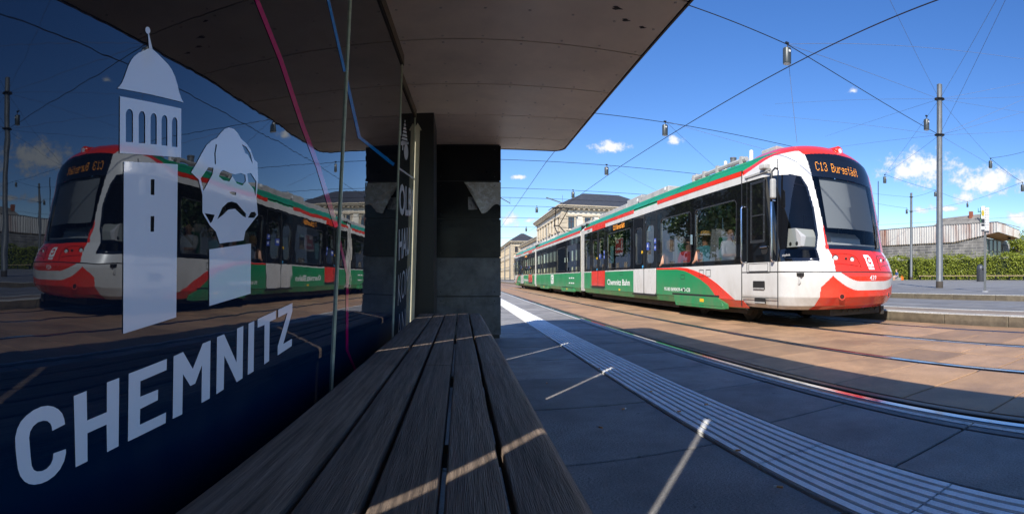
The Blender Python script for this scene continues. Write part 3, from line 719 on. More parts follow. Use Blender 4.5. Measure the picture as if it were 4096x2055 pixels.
for y in (-1.4, -.3, .85, 1.46, 2.4, 3.35):
    MB().box(-.28, .10, y - .022, y + .022, BZ - .062, BZ - .037).build('cross_bearer', 'steel_dark', bench)
for y in (-1.2, 1.3, 3.2):
    for xa in (-.22, .03): MB().box(xa, xa + .05, y - .04, y + .04, .0, BZ - .063).build('leg', 'steel_dark', bench)
MB().box(-.300, -.288, -1.9, 3.58, .03, BZ - .037).build('reflection_screen', 'black_trim', bench)  # added board, keeps the under-bench reflection in the glass dark
MB().box(.128, .142, -1.9, 3.58, BZ - .085, BZ - .037).build('front_rail', 'steel_dark', bench)

# ------------------------------------------------------------------ the tram
TX = 6.34                     # track centre
HW = 1.325
tram = thing('tram', 'red, white and green three-part low-floor tram standing on the second track', 'tram', (TX, 0, ZR))
TM = ['t_white', 't_green', 't_red', 't_black', 't_grey', 't_dark', 'cream', 'int_grey']
WHITE, GREEN, RED, BLACK, GREY, DARK, CREAM, IGREY = range(8)
def rrect(y0, y1, z0, z1, r, n=5):
    out = []
    for cx, cz, a0 in ((y1 - r, z1 - r, 0), (y0 + r, z1 - r, pi / 2), (y0 + r, z0 + r, pi), (y1 - r, z0 + r, 3 * pi / 2)):
        out += [(cx + r * cos(a0 + t), cz + r * sin(a0 + t)) for t in np.linspace(0, pi / 2, n)]
    return out
def smap(s):   # side plane: (y, z, offset outward)
    return lambda y, z, w: (s * (HW + w), y, z)
def side_text(txt, s, yl, yr, z0, z1, mat, parent, name='lettering', bold=.01, off=.0065):
    # yl: where the text begins as read from outside, yr: where it ends
    v, f = text_shape(txt, bold)
    MB().add([(s * (HW + off), yl + (yr - yl) * a, z0 + (z1 - z0) * b) for a, b in v], f).build(name, mat, parent, fix=False)
GLY = {'C': '01110 10001 10000 10000 10000 10001 01110', '1': '00100 01100 00100 00100 00100 00100 01110', '3': '01110 10001 00001 00110 00001 10001 01110',
       'B': '11110 10001 10001 11110 10001 10001 11110', 'u': '00000 00000 10001 10001 10001 10011 01101', 'r': '00000 00000 10110 11001 10000 10000 10000',
       'g': '00000 00000 01111 10001 01111 00001 01110', 's': '00000 00000 01111 10000 01110 00001 11110', 't': '00100 00100 01110 00100 00100 00101 00010',
       'a': '01010 00000 01110 00001 01111 10001 01111', 'd': '00001 00001 01101 10011 10001 10011 01101', ' ': '00000 00000 00000 00000 00000 00000 00000'}
def led_cells(txt):
    out = []
    for i, ch in enumerate(txt):
        for r, row in enumerate(GLY[ch].split()):
            for c, bit in enumerate(row):
                if bit == '1': out.append((i * 6 + c, r))
    return out, len(txt) * 6 - 1

def window(s, y0, y1, z0, z1, parent, r=.09, fw=.035, glass='t_glass'):
    mp = smap(s)
    g = MB().shape([[(y0, z0), (y1, z0), (y1, z1), (y0, z1)]], mp, -.012).build('window', glass, parent, fix=False)
    outer = [(y0 - fw, z0 - fw), (y1 + fw, z0 - fw), (y1 + fw, z1 + fw), (y0 - fw, z1 + fw)]
    MB().shape([outer, rrect(y0 + .012, y1 - .012, z0 + .012, z1 - .012, r)[::-1]], mp, -.02, .002).build('window_surround', 't_black', parent, fix=False)
    MB().shape([rrect(y0 - .004, y1 + .004, z0 - .004, z1 + .004, r + .016), rrect(y0 + .014, y1 - .014, z0 + .014, z1 - .014, r)[::-1]], mp, .002, .007).build('window_gasket', 't_rubber', parent, fix=False)
    return g

def band(mb, s, y0, y1, holes, z0=1.13, z1=2.66):
    # black glazed band between sill and cornice with openings for the windows; cream lining inside
    def bx(a, b, c, d):
        if b - a < .002 or d - c < .002: return
        mb.box(s * (HW - .03), s * HW, a, b, c, d, BLACK)
        mb.box(s * (HW - .055), s * (HW - .032), a, b, c, d, CREAM)
    y = y0
    for (a, b, c, d) in sorted(holes):
        bx(y, a, z0, z1); bx(a, b, z0, c); bx(a, b, d, z1); y = b
    bx(y, y1, z0, z1)

def door(s, y0, y1, ym, lowmat, zb, parent, wins):
    # two-leaf sliding door: painted lower panels, glazed upper halves
    mp = smap(s)
    for a, b in ((y0, ym), (ym, y1)):
        d = MB().shape([rrect(a + .012, b - .012, zb, 1.13, .05)], mp, .0, .016).build('door', lowmat, parent)
    MB().shape([rrect(y0 - .012, y1 + .012, zb - .02, 2.62, .06), rrect(y0 + .006, y1 - .006, zb, 2.60, .05)[::-1]], mp, .0, .006).build('door_seal', 't_rubber', parent, fix=False)
    MB().shape([[(ym - .016, zb), (ym + .016, zb), (ym + .016, 2.60), (ym - .016, 2.60)]], mp, .0, .020).build('door_joint', 't_rubber', parent)
    for (a, b) in wins: window(s, a, b, 1.262, 2.31, parent, .12, .02)
    MB().box(s * (HW - .02), s * (HW + .05), y0, y1, zb - .055, zb - .02).build('door_step', 't_dark', parent)

# --- end car with cab -------------------------------------------------
Y0, Y1 = 7.48, 18.85
car = bpy.data.objects.new('end_car', None)
body = MB()
S1_HOLES = [(7.66, 9.34, 1.215, 2.385), (9.53, 11.23, 1.215, 2.385), (11.64, 12.19, 1.262, 2.31), (12.48, 13.03, 1.262, 2.31), (13.43, 15.74, 1.20, 2.39),
            (16.15, 16.72, 1.262, 2.31), (16.98, 17.58, 1.262, 2.31), (17.96, 18.66, 1.215, 2.39)]
COVE = [(HW, 2.84), (1.302, 2.89), (1.19, 3.02), (1.055, 3.15), (.98, 3.18), (0, 3.21)]
def hull(mb, y0, y1, low=WHITE):
    for s in (-1, 1):
        mb.box(s * (HW - .04), s * HW, y0, y1, .45, 1.13, low)
        mb.box(s * (HW - .055), s * (HW - .042), y0, y1, .45, 1.13, CREAM)
        mb.box(s * (HW - .04), s * HW, y0, y1, 2.66, 2.84, WHITE)
        mb.box(s * (HW - .055), s * (HW - .042), y0, y1, 2.62, 2.84, CREAM)
        q = [(HW, .45), (HW - .012, .43), (HW - .06, .30), (HW - .10, .285)]
        for (a, b), (c, d) in zip(q[:-1], q[1:]):
            mb.add([(s * a, y0, b), (s * a, y1, b), (s * c, y1, d), (s * c, y0, d)], [(0, 1, 2, 3)], GREEN)
        for i, ((a, b), (c, d)) in enumerate(zip(COVE[:-1], COVE[1:])):
            mb.add([(s * a, y0, b), (s * a, y1, b), (s * c, y1, d), (s * c, y0, d)], [(0, 1, 2, 3)], GREEN if i < 3 else GREY)
    mb.box(-1.26, 1.26, y0, y1, 2.80, 2.83, IGREY)      # ceiling
    mb.box(-1.26, 1.26, y0, y1, .38, .44, IGREY)        # floor
    mb.box(-1.20, 1.20, y0, y1, .26, .37, DARK)
hull(body, Y0, Y1)
for s in (-1, 1): band(body, s, Y0, Y1, S1_HOLES)
body.box(-1.26, 1.26, Y1 - .05, Y1, .3, 3.1, DARK)
body.box(-1.27, 1.27, Y0 + .02, Y0 + .06, .45, 2.8, DARK)      # cab bulkhead
shell = body.build('body_shell', TM, car)
shell.name = 'end_car'
bpy.data.objects.remove(car)
car = shell
car.parent = tram
for s in (-1, 1):
    mp = smap(s)
    for i, (a, b, c, d) in enumerate(S1_HOLES):
        if i in (2, 3, 5, 6): continue
        window(s, a, b, c, d, car)
    door(s, 11.50, 13.17, 12.335, 't_white', .447, car, [(11.64, 12.19), (12.48, 13.03)])
    door(s, 16.02, 17.72, 16.85, 't_red', .585, car, [(16.15, 16.72), (16.98, 17.58)])
    # painted livery, 2-4 mm proud
    sw_in = [(11.48, 1.09), (10.25, 1.075), (9.85, 1.035), (9.57, .974), (9.1, .845), (8.74, .706), (8.55, .58), (8.40, .452)]
    sw_out = [(11.48, 1.128), (10.1, 1.122), (9.75, 1.10), (9.41, 1.047), (8.88, .933), (8.4, .761), (8.08, .616), (7.72, .452)]
    MB().shape([[(11.48, .452)] + sw_in], mp, .0, .004).build('green_livery', 't_green', car)
    MB().shape([[(Y1, .452), (17.735, .452), (17.735, 1.09), (Y1, 1.09)]], mp, .0, .004).shape([[(16.005, .452), (13.185, .452), (13.185, 1.09), (16.005, 1.09)]], mp, .0, .004).shape(
        [[(17.735, .452), (17.735, .535), (16.005, .535), (16.005, .452)]], mp, .0, .004).build('green_livery', 't_green', car)
    MB().shape([sw_out + sw_in[::-1]], mp, .0, .0045).build('red_livery', 't_red', car)
    MB().shape([[(11.43, 2.795), (Y0, 2.80), (Y0, 2.89), (11.43, 2.89)]], mp, -.006, .005).shape([[(17.66, 2.66), (15.96, 2.66), (15.96, 2.785), (13.17, 2.785), (13.17, 2.89), (Y1, 2.89), (Y1, 2.80), (17.66, 2.80)]], mp, -.006, .005).build('red_stripe', 't_red', car)
    MB().shape([[(8.42, .445), (7.45, .445), (7.30, .31), (8.05, .30)]], lambda y, z, w: (s * (HW - .003 - (.45 - z) * .42 + w), y, z), .0, .008).build('red_skirt', 't_red', car)
    for yy in (8.9, 10.45, 12.2, 13.6, 15.3, 17.0):
        MB().add([(s * (a_ + .003), yy + d_, b_ + .002) for (a_, b_) in COVE[:4] for d_ in (-.008, .008)], [(0, 1, 3, 2), (2, 3, 5, 4), (4, 5, 7, 6)]).build('cove_joint', 't_rubber', car, fix=False)
    MB().shape([[(Y0, 2.888), (Y1, 2.888), (Y1, 2.898), (Y0, 2.898)]], mp, -.03, .001).build('cornice_gap', 't_dark', car)
    # bogie cover
    cv = [(10.36, .47), (8.36, .478), (8.02, .36), (8.02, .255), (8.2, .245), (10.25, .235), (10.36, .42)]
    MB().shape([cv], mp, -.05, .035).shape([[(10.25, .40), (8.15, .40), (8.10, .30), (10.2, .28)]], mp, .035, .043).build('bogie_cover', 't_green', car, bevel=.012)
    MB().box(s * (HW - .02), s * (HW + .01), 8.3, 10.5, .475, .515).build('cover_gap', 't_dark', car)
    MB().shape([[(9.05, .36), (8.87, .36), (8.87, .43), (9.05, .43)]], mp, .044, .046).build('warning_sticker', 'sticker_yellow', car)
    MB().shape([[(14.53, .47), (14.38, .47), (14.38, .53), (14.53, .53)]], mp, .004, .006).build('warning_sticker', 'sticker_yellow', car)
    for (a, b, c, d) in ((14.42, 14.10, .96, 1.06), (10.05, 9.85, .84, .95), (9.15, 8.95, .90, 1.05), (8.85, 8.65, .90, 1.05), (18.5, 18.4, .85, 1.05)):
        MB().shape([[(a, c), (b, c), (b, d), (a, d)], [(a - .012, c + .012), (a - .012, d - .012), (b + .012, d - .012), (b + .012, c + .012)]], mp, .0055).build('hatch_outline', 't_rubber', car, fix=False)
    e = (lambda a, b: (a, b)) if s < 0 else (lambda a, b: (b, a))
    side_text('Chemnitz Bahn', s, *e(15.73, 13.49), .640, .832, 'letter_white', car, 'fleet_lettering', .018)
    side_text('95 80 0690439-4 D-CB', s, *e(10.98, 9.57), .556, .645, 'letter_white', car, 'vehicle_number', .012)
    side_text('439', s, *e(18.35, 18.05), 2.70, 2.765, 'letter_black', car, 'car_number', .01)
    # destination display above the third window
    MB().shape([[(15.16, 2.44), (13.88, 2.44), (13.88, 2.635), (15.16, 2.635)]], mp, .001, .004).build('side_display', 'led_black', car)
    cells, n = led_cells('C13 Burgstadt'.replace('a', 'a'))
    ya, yb = e(15.08, 13.97)
    m = MB(); px = (yb - ya) / n; pz = .155 / 7
    for c, r in cells:
        m.add([(s * (HW + .006), ya + px * (c + u), 2.615 - pz * (r + w)) for u, w in ((.0, .0), (1, .0), (1, .9), (.0, .9))], [(0, 1, 2, 3)])
    m.build('display_text', 'led', car, fix=False)
    # stickers, buttons, posters, lamps between the windows
    for yy, zz, mt, rr in ((12.50, 1.60, 'sticker_yellow', .045), (12.45, 1.19, 'sticker_lblue', .04), (17.0, 1.60, 'sticker_yellow', .045), (17.0, 1.19, 'sticker_lblue', .04), (12.24, 2.42, 'chrome', .03)):
        MB().shape([[(yy + rr * cos(t), zz + rr * sin(t)) for t in np.linspace(0, 2 * pi, 15)[:-1]]], mp, .0, .012).build('door_button', mt, car)
    for yy, zz, hw, hh in ((12.08, 1.74, .07, .10), (11.57, 1.85, .05, .07), (11.57, 1.67, .05, .07), (16.62, 1.66, .07, .09), (16.10, 1.78, .045, .065), (16.10, 1.62, .045, .065)):
        MB().shape([[(yy - hw, zz - hh), (yy + hw, zz - hh), (yy + hw, zz + hh), (yy - hw, zz + hh)]], mp, .0, .009).build('pictogram', 'sticker_blue', car)
        MB().shape([[(yy - hw * .5, zz - hh * .2), (yy + hw * .5, zz - hh * .2), (yy + hw * .2, zz + hh * .6), (yy - hw * .2, zz + hh * .6)]], mp, .0095).build('pictogram_symbol', 'letter_white', car, fix=False)
    MB().shape([[(14.95, 1.62), (14.2, 1.62), (14.2, 2.16), (14.95, 2.16)]], mp, -.03, -.025).build('poster', 'poster_white', car)
    MB().shape([[(14.92, 1.68), (14.23, 1.68), (14.23, 2.13), (14.92, 2.13)]], mp, -.0245, -.022).build('poster_print', 'poster_red', car)
    MB().shape([[(14.86, 2.0), (14.62, 2.0), (14.62, 2.10), (14.86, 2.10)]], mp, -.0215).shape([[(14.38, 1.75), (14.30, 1.75), (14.30, 2.08), (14.38, 2.08)]], mp, -.0215).shape([[(14.80, 1.78), (14.45, 1.78), (14.45, 1.86), (14.80, 1.86)]], mp, -.0215).build('poster_text', 'poster_white', car, fix=False)
    MB().shape([[(15.5, 1.38), (15.15, 1.38), (15.15, 1.95), (15.5, 1.95)]], mp, -.035, -.03).build('poster', 'poster_teal', car)
    MB().tube([(s * (HW + .04), 9.435, 1.62), (s * (HW + .04), 9.435, 1.84)], .03, 10).build('side_lamp', 'chrome', car, smooth=True)
    # chrome grab rails each side of the cab door
    for yy in (7.395, 6.475):
        MB().tube([(s * (HW - .01), yy, 2.20), (s * (HW + .05), yy, 2.20), (s * (HW + .065), yy, 2.17), (s * (HW + .065), yy, 1.19), (s * (HW + .05), yy, 1.16), (s * (HW - .01), yy, 1.16)], .019, 10).build('grab_rail', 'chrome', car, smooth=True)

# --- cab nose: lofted from level to level --------------------------------
ZL = [.335, .40, .55, .90, .98, 1.2, 1.36, 2.2, 2.7, 2.89, 3.0, 3.05, 3.12, 3.20, 3.28, 3.35, 3.40, 3.43]
YC = [5.72, 5.56, 5.43, 5.39, 5.40, 5.50, 5.64, 5.83, 5.96, 6.01, 6.03, 6.05, 6.10, 6.19, 6.32, 6.52, 6.80, 7.3]
YSL = [6.45, 6.42, 6.40, 6.40, 6.41, 6.50, 6.60, 6.78, 6.88, 6.92, 6.94, 6.95, 7.0, 7.05, 7.12, 7.2, 7.3, 7.44]
WL = [1.22, 1.27, 1.315, 1.325, 1.325, 1.325, 1.325, 1.325, 1.325, 1.30, 1.22, 1.19, 1.10, .99, .86, .66, .40, .02]
def nose(o, z, off=0.0):
    yc, ysd, W = (float(np.interp(z, ZL, q)) for q in (YC, YSL, WL))
    a = min(abs(o) / W, 1)
    y = ysd - (ysd - yc) * sqrt(max(0, 1 - a * a))
    # outward direction in plan
    nyy = sqrt(max(0, 1 - a * a)) / (ysd - yc); nxx = a / W
    l = hypot(nxx, nyy) or 1
    return (o + off * nxx / l * (1 if o > 0 else -1), y - off * nyy / l, z)
SWO = ([1.13, 1.18, 1.6, 2.06, 2.45, 2.63, 2.685], [.925, .92, .83, .83, .87, .94, 1.12])
def shield_w(z): return .695 + (.806 - .695) * (z - 1.36) / 1.69
def region(o, y, z):
    a = abs(o)
    zt = 3.05 + .07 * max(0, 1 - (a / .80) ** 2)
    if z > zt or (a > .80 and z > 2.6):
        # top: red cap, white cheeks, green behind
        zb = zt if a < .82 else float(np.interp(y, [6.0, 6.45, 6.8, 7.1, 7.48], [3.15, 3.13, 3.02, 2.89, 2.80]))
        zg = float(np.interp(y, [6.5, 6.62, 6.9, 7.2, 7.48], [3.4, 3.19, 3.09, 2.98, 2.895]))
        if z > zb:
            return GREEN if (z > zg and y > 6.5 and z < 3.16) else RED
    if 1.36 <= z <= zt and a < shield_w(min(z, 3.05)):
        if z > 2.64 or z < 1.44: return 10
        return 11
    if a > float(np.interp(z, *SWO)) and 1.15 < z < 2.685 and y < 6.36: 
        if 1.21 < z < 2.64 and y < 6.27 and a > float(np.interp(z, *SWO)) + .03: return 12
        return BLACK
    if y >= 6.36 and 1.15 < z < 2.66: return BLACK
    if o > 0 and z > 1.36 and a < shield_w(z) + .22 - .02 * (z - 1.3): return RED
    if z <= 1.36 and z > .985:
        lim = float(np.interp(z, [.98, 1.2, 1.36, 1.5], [.74, .715, .70, .69]))
        return RED if a < lim else WHITE
    if z > 1.36:
        if a < shield_w(z) + .05 * max(0, 1 - (z - 1.36) / .5): return RED
        return WHITE
    if z > .965: return DARK if a < 1.4 else WHITE
    lim = float(np.interp(z, [.38, .72, .965], [.965, .945, .74]))
    if a > lim: return WHITE
    rise = (.20 if o < 0 else .05) * max(0, (a - .28) / .45) ** 2
    return WHITE if .66 + rise < z < .815 + rise * 1.05 else RED
rows = np.unique(np.concatenate([np.arange(.335, 3.43, .0095), [.66, .815, .965, .985, 1.15, 1.21, 1.36, 1.44, 2.64, 2.66, 3.05, 3.43]]))
NA, NB = 46, 165
def ring(z):
    yc, ysd, W = (float(np.interp(z, ZL, q)) for q in (YC, YSL, WL))
    left = [(-W, y) for y in np.linspace(7.48, ysd, NA, endpoint=False)]
    arc = [(-W * cos(t), ysd - (ysd - yc) * sin(t)) for t in np.linspace(0, pi, 2 * NB + 1)]
    right = [(W, y) for y in np.linspace(ysd, 7.48, NA + 1)[1:]]
    return [(x, y, z) for x, y in left + arc + right]
grid = [ring(z) for z in rows]
nc = len(grid[0])
parts = {}
for i in range(len(rows) - 1):
    for j in range(nc - 1):
        q = (grid[i][j], grid[i][j + 1], grid[i + 1][j + 1], grid[i + 1][j])
        cx = sum(p[0] for p in q) / 4; cy = sum(p[1] for p in q) / 4; cz = sum(p[2] for p in q) / 4
        r = region(cx, cy, cz)
        key = {10: 'band' if cz > 2 else 'surround', 11: 'shield', 12: 'side' if cx < 0 else 'side2'}.get(r, 'shell')
        d = parts.setdefault(key, ({}, [], [], []))
        ids = []
        for (ii, jj) in ((i, j), (i, j + 1), (i + 1, j + 1), (i + 1, j)):
            if (ii, jj) not in d[0]: d[0][(ii, jj)] = len(d[1]); d[1].append(grid[ii][jj])
            ids.append(d[0][(ii, jj)])
        d[2].append(tuple(ids)); d[3].append(r if key == 'shell' else 0)
for key, nm, mats in (('shell', 'cab_shell', TM), ('surround', 'windscreen_sill', ['t_black']), ('band', 'display_band', ['t_black']), ('side2', 'cab_side_window', ['t_glass']), ('shield', 'windscreen', ['t_shield']), ('side', 'cab_side_window', ['t_glass'])):
    d = parts[key]
    m = MB(); m.v = d[1]; m.f = d[2]; m.m = d[3]
    o = m.build(nm, mats, car, smooth=True, fix=False)
    if nm == 'cab_shell':
        o.data.set_sharp_from_angle(angle=radians(60))
m = MB(); b0 = ring(.335); m.add(b0, [tuple(range(len(b0)))]); m.build('nose_underside', 't_dark', car, fix=False)
# joints, seams and recesses on the cab side
for s in (-1, 1):
    mp = smap(s)
    m = MB()
    m.shape([[(7.49, .34), (7.468, .34), (7.468, 2.9), (7.49, 2.9)]], mp, .0, .005)
    m.shape([[(6.385, .36), (6.368, .36), (6.368, 2.9), (6.385, 2.9)]], mp, .0, .005)
    m.shape([[(7.46, .505), (6.38, .515), (6.38, .525), (7.46, .515)]], mp, .0, .004)
    m.build('body_joint', 't_rubber', car, fix=False)
    m = MB()
    m.shape([rrect(6.59, 7.31, .962, 2.74, .02), rrect(6.60, 7.30, .972, 2.73, .02)[::-1]], mp, .0, .006)
    m.shape([rrect(6.655, 7.25, .99, 1.135, .02), rrect(6.663, 7.242, .998, 1.127, .02)[::-1]], mp, .0, .004)
    m.build('cab_door_seal', 't_rubber', car, fix=False)
    MB().shape([rrect(6.745, 7.185, 1.50, 2.62, .015), rrect(6.79, 7.14, 1.555, 2.57, .01)[::-1]], mp, .0, .012).build('cab_door_window_frame', 't_rubber', car, fix=False)
    MB().shape([[(6.79, 1.555), (7.14, 1.555), (7.14, 2.57), (6.79, 2.57)]], mp, .002).build('cab_door_window', 't_black', car, fix=False)
    m = MB()
    for zz in np.linspace(1.53, 2.60, 8):
        for yy in (6.765, 7.162): m.lathe([(.011, 0), (.009, s * .006)], (s * (HW + .012), yy, zz), 7, axis='x')
    tag(m.build('frame_screws', 'chrome', car), kind='stuff')
    MB().box(s * (HW + .003), s * (HW + .016), 6.79, 7.14, 1.985, 2.01).build('cab_door_window_bar', 't_rubber', car)
    MB().shape([rrect(6.665, 6.85, 1.29, 1.44, .07)], mp, .002, .006).build('handle_bowl', 't_dark', car)
    MB().box(s * (HW + .006), s * (HW + .03), 6.66, 6.87, 1.405, 1.43).build('door_handle', 'chrome', car, bevel=.006)
    MB().shape([[(6.56, 2.735), (7.36, 2.72), (7.36, 2.755), (6.56, 2.77)]], mp, .0, .02).build('rain_gutter', 't_grey', car)
    for (a, b, c, d) in ((6.75, 7.11, .665, .818), (6.72, 7.06, .415, .51)):
        MB().shape([rrect(a, b, c, d, .02)], mp, .001, .004).build('step_recess', 't_dark', car)
        MB().box(s * (HW - .002), s * (HW + .018), a + .02, b - .02, c + .008, c + .03).build('step_tread', 't_grey', car)
    for (a, b) in ((5.93, .83),):
        c_ = nose(s * 1.20, .83, .004)
        MB().lathe([(.075, 0), (.07, s * .004), (.05, s * .005)], (c_[0], c_[1] + .02, .83), 14, axis='x').build('marker_lamp', 't_white', car)
        MB().lathe([(.018, 0), (.012, s * .008)], (c_[0] + s * .006, c_[1] + .05, .83), 10, axis='x').build('marker_lens', 'lens_dark', car)
    # camera housing and mirror
    cz = nose(s * 1.29, 2.80, 0)
    MB().box(-.075, .075, -.09, .09, -.05, .055).build('camera_housing', 't_white', car, loc=(cz[0] + s * .03, cz[1] + .02, 2.83), bevel=.03, seg=3)
    if s > 0: continue
    MB().tube([(s * 1.30, 6.42, 2.74), (s * 1.40, 6.36, 2.73), (s * 1.47, 6.36, 2.66), (s * 1.475, 6.37, 2.2), (s * 1.46, 6.37, 2.16)], .018, 8).build('mirror_arm', 't_rubber', car, smooth=True)
    MB().box(-.05, .05, -.045, .045, -.17, .17).build('mirror', 't_grey', car, loc=(s * 1.49, 6.30, 2.36), bevel=.035, seg=4)
# head lamps, emblem, number, display
for sx in (-1, 1):
    panel = [(-.72, 1.275), (-.30, 1.275), (-.255, 1.22), (-.26, 1.02), (-.30, 1.0)]
    m = MB()
    pts = [nose(sx * -o, z, .004) for o, z in [(-.70, 1.275), (-.62, 1.285), (-.5, 1.288), (-.38, 1.28), (-.30, 1.255), (-.265, 1.20), (-.25, 1.12), (-.255, 1.01)]]
    m.tube(pts, .005, 5); m.build('lamp_panel_seam', 'lens_dark', car, smooth=True)
    pts = [nose(sx * -o, z, .003) for o, z in [(-.70, 1.115), (-.6, 1.112), (-.5, 1.10), (-.40, 1.09), (-.31, 1.075)]]
    MB().tube(pts, .0045, 5).build('lamp_panel_seam', 'lens_dark', car, smooth=True)
    for o, z, r, mt in ((.675, 1.205, .042, 'lamp_glass'), (.50, 1.198, .026, 'lens_dark'), (.385, 1.185, .038, 'lamp_glass')):
        c = nose(sx * o, z, .0)
        dirn = Vector(nose(sx * o, z, 1.0)) - Vector(c); dirn.normalize()
        m = MB().tube([Vector(c) + dirn * .001, Vector(c) + dirn * .006], r * 1.45, 16); m.build('lamp_bezel', 'lens_dark' if mt != 'lens_dark' else 't_red', car, smooth=True)
        MB().tube([Vector(c) + dirn * .002, Vector(c) + dirn * .012, Vector(c) + dirn * .018], [r, r * .95, r * .5], 14).build('headlight' if mt == 'lamp_glass' else 'indicator', mt, car, smooth=True)
    c = Vector(nose(sx * .62, .56, 0)); dirn = (Vector(nose(sx * .62, .56, 1.0)) - c).normalized()
    MB().tube([c + dirn * .001, c + dirn * .006], .06, 14).build('fog_lamp_bezel', 't_red', car, smooth=True)
    MB().tube([c + dirn * .004, c + dirn * .009], .04, 14).build('fog_lamp', 'lens_dark', car, smooth=True)
nm_ = lambda off: (lambda a, b, w: nose(a, b, off))
def nose_mask(mask, o0, o1, z0, z1, off, st=.005):
    m = MB()
    for i in range(int((o1 - o0) / st)):
        for j in range(int((z1 - z0) / st)):
            a, b = o0 + i * st, z0 + j * st
            if mask(a + st / 2, b + st / 2): m.add([nose(a, b, off), nose(a + st, b, off), nose(a + st, b + st, off), nose(a, b + st, off)], [(0, 1, 2, 3)])
    return m
def m_white(a, b):
    e_ = 1.065 + 2.6 * a * a
    if abs(a) > .085: return False
    if b > 1.25 and abs(a) > .07: return False
    return b > e_ or (b < e_ - .014 and b > 1.022 and abs(a) < .075)
def m_c(a, b):
    r = hypot(a / .052, (b - 1.178) / .062)
    return .5 < r < 1 and not (a > .018 and abs(b - 1.178) < .022)
nose_mask(m_white, -.086, .086, 1.02, 1.28, .006).build('front_emblem', 'letter_white', car, fix=False)
nose_mask(m_c, -.06, .06, 1.10, 1.25, .009).build('emblem_letter', 't_red', car, fix=False)
v, f = text_shape('439', .01)
MB().add([nose(-.085 + .17 * a, .832 + .085 * b, .007) for a, b in v], f).build('car_number', 'letter_white', car, fix=False)
cells, n = led_cells('C13 Burgstadt')
m = MB(); px = (.27 + .685) / n; pz = .165 / 7
for c, r in cells:
    m.add([nose(-.685 + px * (c + u), 2.915 - pz * (r + w), .006) for u, w in ((.10, .2), (.86, .2), (.86, .8), (.10, .8))], [(0, 1, 2, 3)])
m.build('display_text', 'led', car, fix=False)
c = Vector(nose(0, 3.235, 0))
MB().tube([c + Vector((0, .25, .0)), c + Vector((0, -.02, .0)), c + Vector((0, -.05, 0))], [.10, .095, .07], 18).build('top_lamp_housing', 't_red', car, smooth=True)
MB().tube([c + Vector((0, -.04, 0)), c + Vector((0, -.058, 0))], .045, 16).build('top_lamp', 'lamp_glass', car, smooth=True)
# inside the cab: rolled-down blind, dashboard, console, driver seat
m = MB(); nn = 24
bz = [1.74, 2.0, 2.3, 2.64]
vs = [nose(-.64 + 1.28 * i / nn, z, -.06) for z in bz for i in range(nn + 1)]
m.add(vs, [(r * (nn + 1) + i, r * (nn + 1) + i + 1, (r + 1) * (nn + 1) + i + 1, (r + 1) * (nn + 1) + i) for r in range(len(bz) - 1) for i in range(nn)])
m.build('sun_blind', 'blind', car, smooth=True, fix=False)
dash = [(5.98, 1.40), (5.98, 1.52), (6.12, 1.54), (6.22, 1.66), (6.48, 1.66), (6.5, 1.40)]
m = MB()
for (xa, xb, pr_) in ((-.72, .78, [(5.98, 1.38), (5.98, 1.50), (6.5, 1.53), (6.5, 1.38)]), (-.36, .42, [(6.06, 1.50), (6.08, 1.60), (6.20, 1.70), (6.48, 1.70), (6.48, 1.50)])):
    m.shape([pr_], lambda a, b, w: (w, a, b), xa, xb)
m.build('dashboard', 'int_white', car, bevel=.02)
m = MB().shape([[(6.02, 1.40), (6.02, 1.58), (6.16, 1.72), (6.36, 1.72), (6.44, 1.56), (6.56, 1.52), (6.56, 1.40)]], lambda a, b, w: (w, a, b), -1.12, -.72)
m.build('side_console', 'int_white', car, bevel=.015)
for yy in (6.12, 6.29, 6.46): MB().lathe([(.036, 0), (.03, -.004)], (-1.121, yy, 1.455), 12, axis='x').build('air_vent', 't_dark', car)
MB().box(-1.22, 1.22, 5.9, 7.4, .9, .96).build('cab_floor', 't_dark', car)
MB().box(-.25, .25, 6.9, 7.0, 1.2, 2.1).box(-.25, .25, 6.5, 7.0, 1.1, 1.25).build('driver_seat', 't_dark', car, bevel=.04)
v, f = text_shape('citylink', .0)
MB().add([(-HW - .004 + (5.98 - (6.30 - .33 * a)) * -.0, 6.26 - .22 * a, 1.225 + .05 * b) for a, b in v], f).build('maker_lettering', 'letter_white', car, fix=False)
# wipers
for o0, o1, z1 in ((.52, .60, 1.92), (.48, .64, 1.86)):
    MB().tube([nose(o0, 1.42, .03), nose((o0 + o1) / 2, 1.65, .035), nose(o1, z1, .03)], [.014, .011, .008], 6).build('wiper', 't_rubber', car, smooth=True)
# coupler hatch gear under the nose
m = MB().box(-.5, .9, 5.95, 6.7, .20, .335)
for k in range(7): m.tube([(-.3 + .15 * k, 5.9, .33), (-.28 + .15 * k, 5.88, .27), (-.2 + .15 * k, 5.9, .33)], .012, 5)
m.box(.66, .74, 5.75, 5.8, .19, .34)
m.build('underfloor_gear', 't_under', car)
